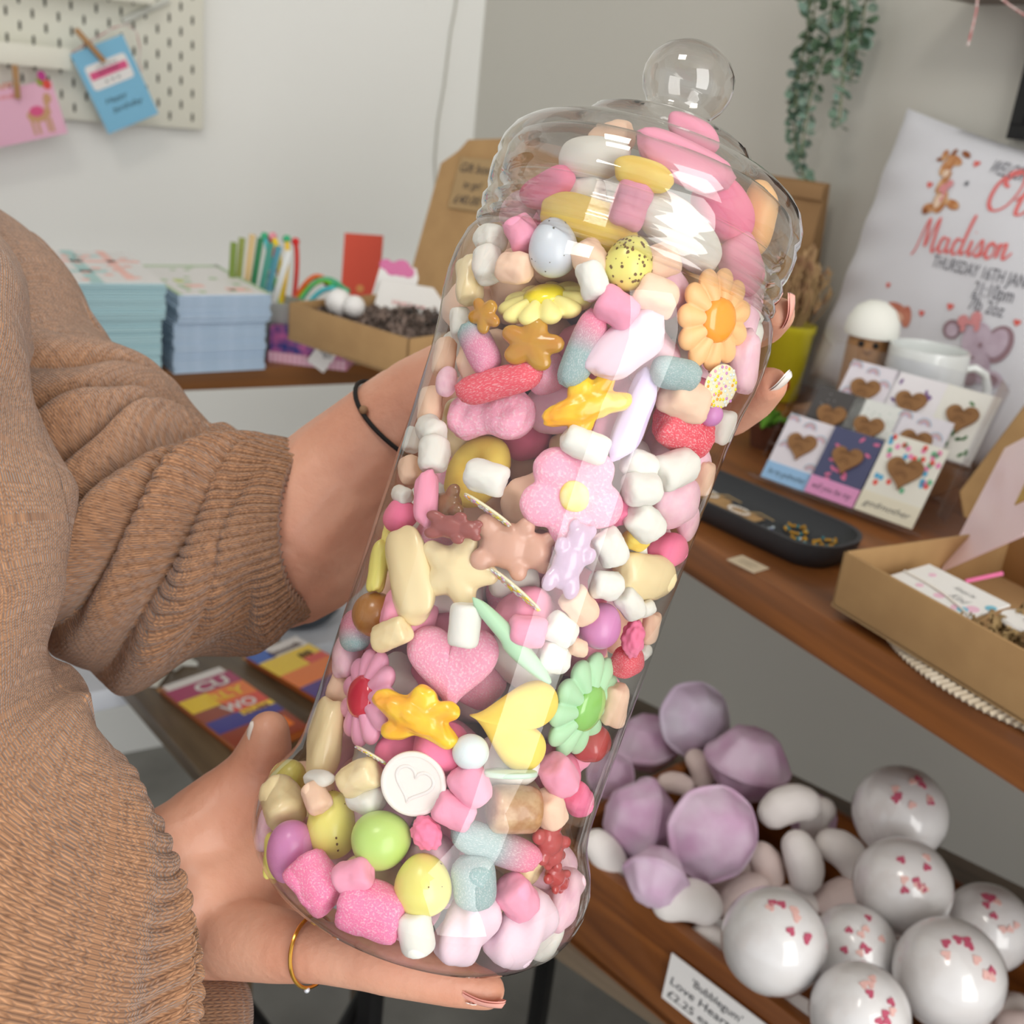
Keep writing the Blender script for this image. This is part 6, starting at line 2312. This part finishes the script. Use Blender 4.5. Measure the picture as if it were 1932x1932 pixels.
def sleeve(name, secs, mat_, folds, parent, depth_ratio=.6, ribs=0.0, nrib=46, n=300, m=240, lining=.05, hem_in=.0):
    """secs: (A px, B px, depth at A, depth at B, thickness half in metres) from hem to shoulder"""
    As = [W(a[0], a[1], d) for a, b_, d, e, th in secs]
    Bs = [W(b_[0], b_[1], e) for a, b_, d, e, th in secs]
    Th = [th for *_, th in secs]
    cen = [(a + b_) / 2 for a, b_ in zip(As, Bs)]
    V, F, UV = [], [], []
    total = len(secs) - 1
    # arc length
    ln = [0]
    fine = 200
    prev = catmull(cen, 0)
    for q in range(1, fine + 1):
        p = catmull(cen, q / fine * total)
        ln.append(ln[-1] + (p - prev).length)
        prev = p
    circ = 0
    for j in range(m + 1):
        t = (j / m) ** 1.0 * total
        A, B, th = catmull(As, t), catmull(Bs, t), catmull(Th, t)
        c = (A + B) / 2
        h = (A - B) / 2
        f = catmull(cen, min(t + .02, total)) - catmull(cen, max(t - .02, 0))
        f.normalize()
        hd_ = h.normalized()
        nd = f.cross(hd_).normalized()
        if nd.dot(CAM_F) > 0:
            nd = -nd
        s_m = ln[int(j / m * fine)]
        if j == m // 2:
            circ = pi * (h.length + th)
        for k in range(n):
            a = 2 * pi * k / n
            # 0 = the A side (top), pi/2 = toward the eye
            p = c + h * cos(a) + nd * th * sin(a)
            nr = (hd_ * cos(a) / max(h.length, .01) + nd * sin(a) / max(th, .01)).normalized()
            d_ = folds(t, a, s_m) if folds else 0
            if ribs:
                rb = math.exp(-(max(0, s_m - .045) / .016) ** 2) if s_m > .045 else 1
                d_ += ribs * rb * (abs(sin(a * nrib / 2)) ** .8 - .5)
                if s_m < .006:
                    d_ -= .0022 * (1 - s_m / .006)
            V.append(p + nr * d_)
            UV.append((k / n, s_m))
    for j in range(m):
        for k in range(n):
            k2 = (k + 1) % n
            F.append([j * n + k, j * n + k2, (j + 1) * n + k2, (j + 1) * n + k])
    # turned in hem and lining
    o = len(V)
    for q, (dep_, ins) in enumerate(((0.0, .0035), (.6, .006), (1.6, .008))):
        for k in range(n):
            src = V[min(m, int(q * 8)) * n + k]
            cc = sum((V[min(m, int(q * 8)) * n + i] for i in range(0, n, n // 8)), Vector()) / len(range(0, n, n // 8))
            V.append(src + (cc - src).normalized() * ins)
            UV.append((k / n, .002 * q))
    for k in range(n):
        k2 = (k + 1) % n
        F.append([k2, k, o + k, o + k2])
        for q in range(2):
            F.append([o + q * n + k2, o + q * n + k, o + (q + 1) * n + k, o + (q + 1) * n + k2])
    me = bpy.data.meshes.new(name)
    me.from_pydata([tuple(v) for v in V], [], F)
    me.update()
    me.materials.append(mat_)
    me.polygons.foreach_set('use_smooth', [True] * len(me.polygons))
    uvl = me.uv_layers.new(name='UVMap')
    for p in me.polygons:
        us = [UV[me.loops[li].vertex_index] for li in p.loop_indices]
        wrap = max(x for x, y in us) - min(x for x, y in us) > .5
        for li, (x, y) in zip(p.loop_indices, us):
            uvl.data[li].uv = (((x + 1) if wrap and x < .5 else x) * circ, y)
    o_ = bpy.data.objects.new(name, me)
    link(o_, parent)
    return o_


person = thing('person', 'person in a camel knit sweater holding the sweet jar in both hands', 'person', (-.25, .75, 0))
PI_ = person.matrix_world.inverted()


def far_folds(t, a, s):
    """deep diagonal folds gathering towards the elbow"""
    front = max(0, sin(a)) ** .6
    amt = math.exp(-((t - 3.1) / 1.7) ** 2)
    ph = a * 2.4 - t * 2.3
    w_ = sin(ph * 1.7 + .9 * sin(a * 1.3 + t)) 
    w_ = (1 - abs(w_)) ** 1.4 * -1 + .5
    r1 = .020 * amt * front * w_
    r2 = .006 * math.exp(-((t - 2.2) / 2.2) ** 2) * sin(a * 5 - t * 3.1 + 1.3)
    r3 = .004 * mnoise.noise(Vector((a * 1.5, t * 1.6, 3)))
    cuff = 1 if t > .9 else (t / .9) ** 2 * 1
    return (r1 + r2) * cuff + r3 * min(1, t)


# far arm's sleeve: A = upper outline, B = lower outline
far = [((598, 850), (575, 1158), .545, .525, .040), ((500, 832), (500, 1196), .55, .53, .048), ((405, 824), (385, 1234), .555, .535, .058), ((352, 776), (250, 1288), .565, .54, .068), ((302, 712), (118, 1240), .575, .55, .075),
       ((228, 668), (20, 1180), .585, .555, .078), ((172, 600), (-60, 1100), .60, .56, .080), ((106, 483), (-160, 1000), .62, .57, .082), ((0, 412), (-300, 950), .65, .58, .085), ((-180, 380), (-480, 950), .68, .60, .09)]
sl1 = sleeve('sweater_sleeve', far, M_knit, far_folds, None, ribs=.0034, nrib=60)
near_f = lambda t, a, s: (.006 * sin(a * 3 + t * 2.2) + .005 * mnoise.noise(Vector((a * 1.3, t * 1.4, 9)))) * min(1, max(0, t - .3)) + .003 * mnoise.noise(Vector((cos(a) * 2, sin(a) * 2, t * 2)))
near = [((281, 1560), (372, 2010), .468, .458, .044), ((225, 1556), (300, 2050), .462, .452, .047), ((203, 1520), (200, 2120), .452, .44, .050), ((198, 1470), (40, 2220), .438, .42, .055), ((160, 1350), (-220, 2150), .418, .395, .060), ((118, 1240), (-420, 1800), .42, .395, .062),
        ((100, 1120), (-500, 1400), .425, .40, .062), ((104, 900), (-480, 1000), .43, .41, .062), ((86, 740), (-460, 740), .45, .43, .064), ((36, 610), (-420, 540), .48, .46, .066), ((-40, 520), (-380, 420), .52, .50, .07), ((-170, 460), (-420, 380), .56, .54, .075)]
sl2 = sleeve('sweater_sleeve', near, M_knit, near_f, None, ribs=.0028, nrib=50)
for o in (sl1, sl2):
    o.parent = person
    o.matrix_parent_inverse = PI_
# the dark inside of the near cuff hanging below the wrist
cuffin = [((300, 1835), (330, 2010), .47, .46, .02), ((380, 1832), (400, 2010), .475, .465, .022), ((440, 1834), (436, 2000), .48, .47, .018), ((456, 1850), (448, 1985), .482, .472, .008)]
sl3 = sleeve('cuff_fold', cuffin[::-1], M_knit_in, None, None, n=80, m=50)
sl3.parent = person
sl3.matrix_parent_inverse = PI_

# torso of the sweater, off to the left of the photo
sh_n, sh_f = W(-300, 330, .53), W(-330, 560, .66)
tc = (sh_n + sh_f) / 2 - Vector((CAM_R.x, CAM_R.y, 0)).normalized() * .10
tc.z = 0
sdir = (sh_f - sh_n)
sdir.z = 0
sdir.normalize()
fdir = Vector((sdir.y, -sdir.x, 0))
if fdir.dot(CAM_R) < 0:
    fdir = -fdir
shz = 1.34
V, F = [], []
prof = [(.72, .17, .12), (.80, .18, .125), (.92, .175, .12), (1.05, .18, .125), (1.18, .19, .13), (1.28, .185, .115), (1.33, .15, .09), (1.36, .09, .07), (1.375, .065, .06)]
n = 64
for z, rx, ry in prof:
    for k in range(n):
        a = 2 * pi * k / n
        V.append(Vector((tc.x, tc.y, z)) + sdir * rx * cos(a) + fdir * ry * sin(a))
for j in range(len(prof) - 1):
    for k in range(n):
        k2 = (k + 1) % n
        F.append([j * n + k, j * n + k2, (j + 1) * n + k2, (j + 1) * n + k])
tor = mk('sweater_body', (V, F), mat('camel_plain', (190, 146, 112), .95, bump=.4, bscale=300), None, sharp=0)
tor.parent = person
tor.matrix_parent_inverse = PI_

# body: one surface -------------------------------------------------
M_skin = mat('skin', (222, 168, 142), .48, sss=.35, var=(212, 152, 126), vscale=28, bump=.35, bscale=260, coat=.06)
q = lambda x, y, d, r_: (W(x, y, d), r_)
chains = []
neck = Vector((tc.x, tc.y, 1.36))
hdc = Vector((tc.x, tc.y, 1.545)) + fdir * .03
chains.append([(Vector((tc.x, tc.y, .80)), .10), (Vector((tc.x, tc.y, 1.0)), .10), (Vector((tc.x, tc.y, 1.22)), .095), (neck, .055), (neck + Vector((0, 0, .07)), .052), (hdc - Vector((0, 0, .03)), .066), (hdc + Vector((0, 0, .03)), .082)])
chains.append([(hdc + fdir * .03 - Vector((0, 0, .06)), .045), (hdc + fdir * .045 - Vector((0, 0, .085)), .028)])
chains.append([(hdc + fdir * .092 + Vector((0, 0, .0)), .008), (hdc + fdir * .102 - Vector((0, 0, .025)), .012)])
for s_ in (-1, 1):
    chains.append([(hdc + sdir * s_ * .082 + Vector((0, 0, .01)), .012), (hdc + sdir * s_ * .082 - Vector((0, 0, .02)), .010)])
    chains.append([(Vector((tc.x, tc.y, 1.22)) + sdir * s_ * .05, .08), (Vector((tc.x, tc.y, 1.26)) + sdir * s_ * .15, .055)])
    chains.append([(Vector((tc.x, tc.y, .80)) + sdir * s_ * .07, .085), (Vector((tc.x, tc.y, .45)) + sdir * s_ * .08, .055), (Vector((tc.x, tc.y, .08)) + sdir * s_ * .085, .04), (Vector((tc.x, tc.y, .035)) + sdir * s_ * .085 + fdir * .14, .03)])
sf, sn = Vector((tc.x, tc.y, 1.26)) + sdir * .15, Vector((tc.x, tc.y, 1.26)) - sdir * .15
# far arm
chains.append([(sf, .05), q(-60, 800, .62, .045), q(300, 1080, .575, .040), q(470, 1010, .550, .0385), q(560, 1000, .545, .0385), q(650, 905, .545, .034), q(730, 825, .538, .0285), q(790, 770, .53, .025)])
chains.append([q(545, 1090, .550, .026), q(600, 1060, .545, .026), q(680, 960, .545, .024)])
chains.append([q(790, 770, .53, .025), q(880, 740, .525, .028), q(1000, 725, .515, .030), q(1120, 720, .506, .022)])
chains.append([q(1000, 690, .515, .024), q(1150, 665, .507, .0115), q(1280, 650, .497, .0095), q(1390, 634, .476, .0088), q(1444, 615, .455, .0082), q(1468, 592, .440, .0074)])
chains.append([q(1000, 760, .515, .022), q(1150, 770, .506, .0110), q(1280, 790, .494, .0095), q(1380, 785, .474, .0092), q(1425, 755, .456, .0086), q(1453, 725, .442, .0076)])
chains.append([q(1000, 800, .515, .020), q(1130, 850, .508, .0105), q(1250, 890, .498, .0090), q(1310, 900, .486, .0080)])
chains.append([q(1000, 860, .517, .018), q(1110, 930, .508, .0095), q(1200, 980, .500, .0080)])
chains.append([q(930, 700, .52, .020), q(1000, 600, .508, .0125), q(1060, 520, .498, .0105), q(1110, 470, .490, .0090)])
# near arm, wrist, palm
chains.append([(sn, .05), q(-260, 900, .48, .045), q(-160, 1700, .46, .040), q(60, 1800, .47, .034), q(230, 1745, .475, .030), q(300, 1730, .478, .028)])
chains.append([q(235, 1690, .476, .022), q(320, 1610, .482, .021), q(400, 1560, .488, .020), q(440, 1520, .492, .0175)])
chains.append([q(240, 1740, .475, .026), q(360, 1690, .482, .0285), q(450, 1650, .494, .0270)])
chains.append([q(250, 1770, .472, .020), q(360, 1762, .474, .0190), q(460, 1765, .470, .0180)])
# thumb lying up behind the flare of the jar
chains.append([q(380, 1560, .488, .0190), q(440, 1505, .492, .0165), q(478, 1455, .492, .0125), q(502, 1410, .490, .0118), q(507, 1380, .488, .0098)])
# the finger that shows under the base
chains.append([q(440, 1768, .466, .0175), q(530, 1785, .452, .0148), q(610, 1797, .440, .0120), q(700, 1815, .432, .0112), q(735, 1823, .430, .0113), q(800, 1840, .428, .0101), q(870, 1856, .428, .0092), q(918, 1868, .428, .0078)])
# three fingers deeper under the base
chains.append([q(440, 1750, .480, .017), q(560, 1790, .466, .0118), q(700, 1822, .456, .0100), q(830, 1838, .455, .0088), q(880, 1846, .455, .0080)])
chains.append([q(450, 1710, .495, .017), q(580, 1770, .486, .0112), q(700, 1800, .478, .0098), q(820, 1816, .476, .0084)])
chains.append([q(450, 1690, .505, .016), q(570, 1740, .503, .0105), q(680, 1772, .498, .0090), q(760, 1786, .496, .0080)])
body = remeshed(g_join(*[g_chain(c) for c in chains]), .0022, 5, .5)
bo = mk('body', body, M_skin, None, sharp=0)
bo.parent = person
bo.matrix_parent_inverse = PI_
# hair
hg = []
for v in [hdc + Vector((0, 0, .045)) - fdir * .02]:
    hg.append(g_ico(.098, v, 4))
hair = remeshed(g_join(g_ico(.096, hdc + Vector((0, 0, .04)) - fdir * .022, 3), g_chain([(hdc - fdir * .05 - Vector((0, 0, .02)), .07), (hdc - fdir * .07 - Vector((0, 0, .15)), .055), (hdc - fdir * .07 - Vector((0, 0, .22)), .03)])), .006, 4)
ho = mk('hair', hair, mat('hair_brown', (84, 56, 38), .6, bump=.4, bscale=160), None, sharp=0)
ho.parent = person
ho.matrix_parent_inverse = PI_
for s_ in (-1, 1):
    e_ = mk('eye', g_ico(.011, hdc + fdir * .082 + sdir * s_ * .03 + Vector((0, 0, .008)), 3), mat('eye_white', (236, 234, 230), .2), None)
    e_.parent = person
    e_.matrix_parent_inverse = PI_
mo = mk('mouth', g_tube([hdc + fdir * (.096 - abs(x) * .35) + sdir * x - Vector((0, 0, .052)) for x in (-.022, -.011, 0, .011, .022)], [.002, .0045, .005, .0045, .002], 8), mat('lips', (190, 100, 96), .4), None)
mo.parent = person
mo.matrix_parent_inverse = PI_
tr = mk('trousers', remeshed(g_join(*[g_chain([(Vector((tc.x, tc.y, .84)) + sdir * s_ * .05, .12), (Vector((tc.x, tc.y, .45)) + sdir * s_ * .08, .075), (Vector((tc.x, tc.y, .10)) + sdir * s_ * .085, .06)]) for s_ in (-1, 1)]), .01, 3),
        mat('dark_denim', (44, 48, 60), .9), None, sharp=0)
tr.parent = person
tr.matrix_parent_inverse = PI_


def nail(c, x, z, L, wd, th, m_, nm='fingernail', label=None, point=.5):
    """almond nail: x towards the tip, z outwards"""
    V, F = [], []
    nx, ny = 16, 12
    for i in range(nx + 1):
        t = i / nx
        w_ = wd * (1 - .28 * (1 - t) ** 3) * (max(0.0, 1 - t ** 3.2) ** point if t > 0 else 1)
        for j in range(ny + 1):
            s_ = j / ny * 2 - 1
            V.append(Vector(((t - .5) * L, s_ * w_, th * (1 - s_ * s_) * (1 if t < 1 else .0) + .0012 * sin(t * pi))))
    for i in range(nx):
        for j in range(ny):
            a = i * (ny + 1) + j
            F.append([a, a + ny + 1, a + ny + 2, a + 1])
    o_ = len(V)
    V += [v - Vector((0, 0, .0008)) for v in V]
    F += [[i + o_ for i in f[::-1]] for f in F]
    o = mk(nm, (V, F), m_, None, frame(c, x, z), sharp=0, label=label)
    mw = o.matrix_world.copy()
    o.parent = person
    o.matrix_parent_inverse = PI_
    o.matrix_basis = mw
    return o


M_nail = mat('nail_pink', (240, 172, 158), .12, coat=.8)
M_nailt = mat('nail_tip_white', (246, 238, 230), .12, coat=.8)
nt1 = nail(W(914, 1881, .4215), W(950, 1890, .420) - W(880, 1872, .421), -CAM_F * .25 + CAM_D, .0170, .0048, .0022, M_nail, label='almond nail with a white flower painted on it')
fl = []
for k in range(5):
    a = 2 * pi * k / 5
    fl.append(g_prism(circle_pts(.0010, 10, -.0045 + .0013 * cos(a), .0012 + .0013 * sin(a)), .0003, .0030))
mk('flower_art', g_join(*fl), M_nailt, nt1)
n1 = nail(W(1483, 583, .434), W(1489, 560, .430) - W(1476, 615, .440), CAM_R + CAM_F * -.25, .0150, .0050, .0020, M_nail)
n2 = nail(W(1468, 718, .436), W(1486, 700, .430) - W(1440, 735, .444), CAM_R * .7 + CAM_D * .75 - CAM_F * .1, .0150, .0048, .0020, M_nailt)
n3 = nail(W(478, 1392, .486), W(486, 1350, .485) - W(476, 1430, .490), -CAM_R - CAM_F * .1, .0170, .0055, .0020, M_nailt, label='pale nail of the thumb seen edge on')

# ring and bracelet
M_gold = mat('gold', (232, 176, 80), .18, 1)
rc = W(590, 1794, .4425)
rax = (W(640, 1803, .437) - W(540, 1787, .450)).normalized()
rf = frame(rc, rax.cross(Vector((0, 0, 1))), rax)
rg = thing('gold_ring', 'thin gold ring on the finger under the jar base', 'ring', rf)
mk('band', g_tube([(.0138 * cos(2 * pi * k / 48), .0138 * sin(2 * pi * k / 48), 0) for k in range(48)], .0008, 8, closed=True), M_gold, rg)
sp_ = rf.inverted() @ W(606, 1853, .436)
sv = Vector((sp_.x, sp_.y, 0)).normalized()
mk('stone', g_ico(.0013, sv * .0146, 2), mat('stone_clear', (226, 230, 240), .05, .6), rg)
wc_ = W(752, 806, .535)
wax = (W(800, 765, .53) - W(690, 865, .54)).normalized()
wf = frame(wc_, wax.cross(Vector((0, 0, 1))), wax)
br_ = thing('cord_bracelet', 'thin black cord bracelet on the wrist behind the jar', 'bracelet', wf)
mk('cord', g_tube([(.0285 * cos(2 * pi * k / 40), .0285 * sin(2 * pi * k / 40), .0015 * sin(4 * pi * k / 40)) for k in range(40)], .0011, 6, closed=True), mat('black_cord', (24, 22, 22), .8), br_)
kp = wf.inverted() @ W(742, 768, .52)
kv = Vector((kp.x, kp.y, 0)).normalized() * .029
mk('knot', g_ico(.0022, kv, 2), mat('tan_knot', (150, 116, 86), .8), br_)
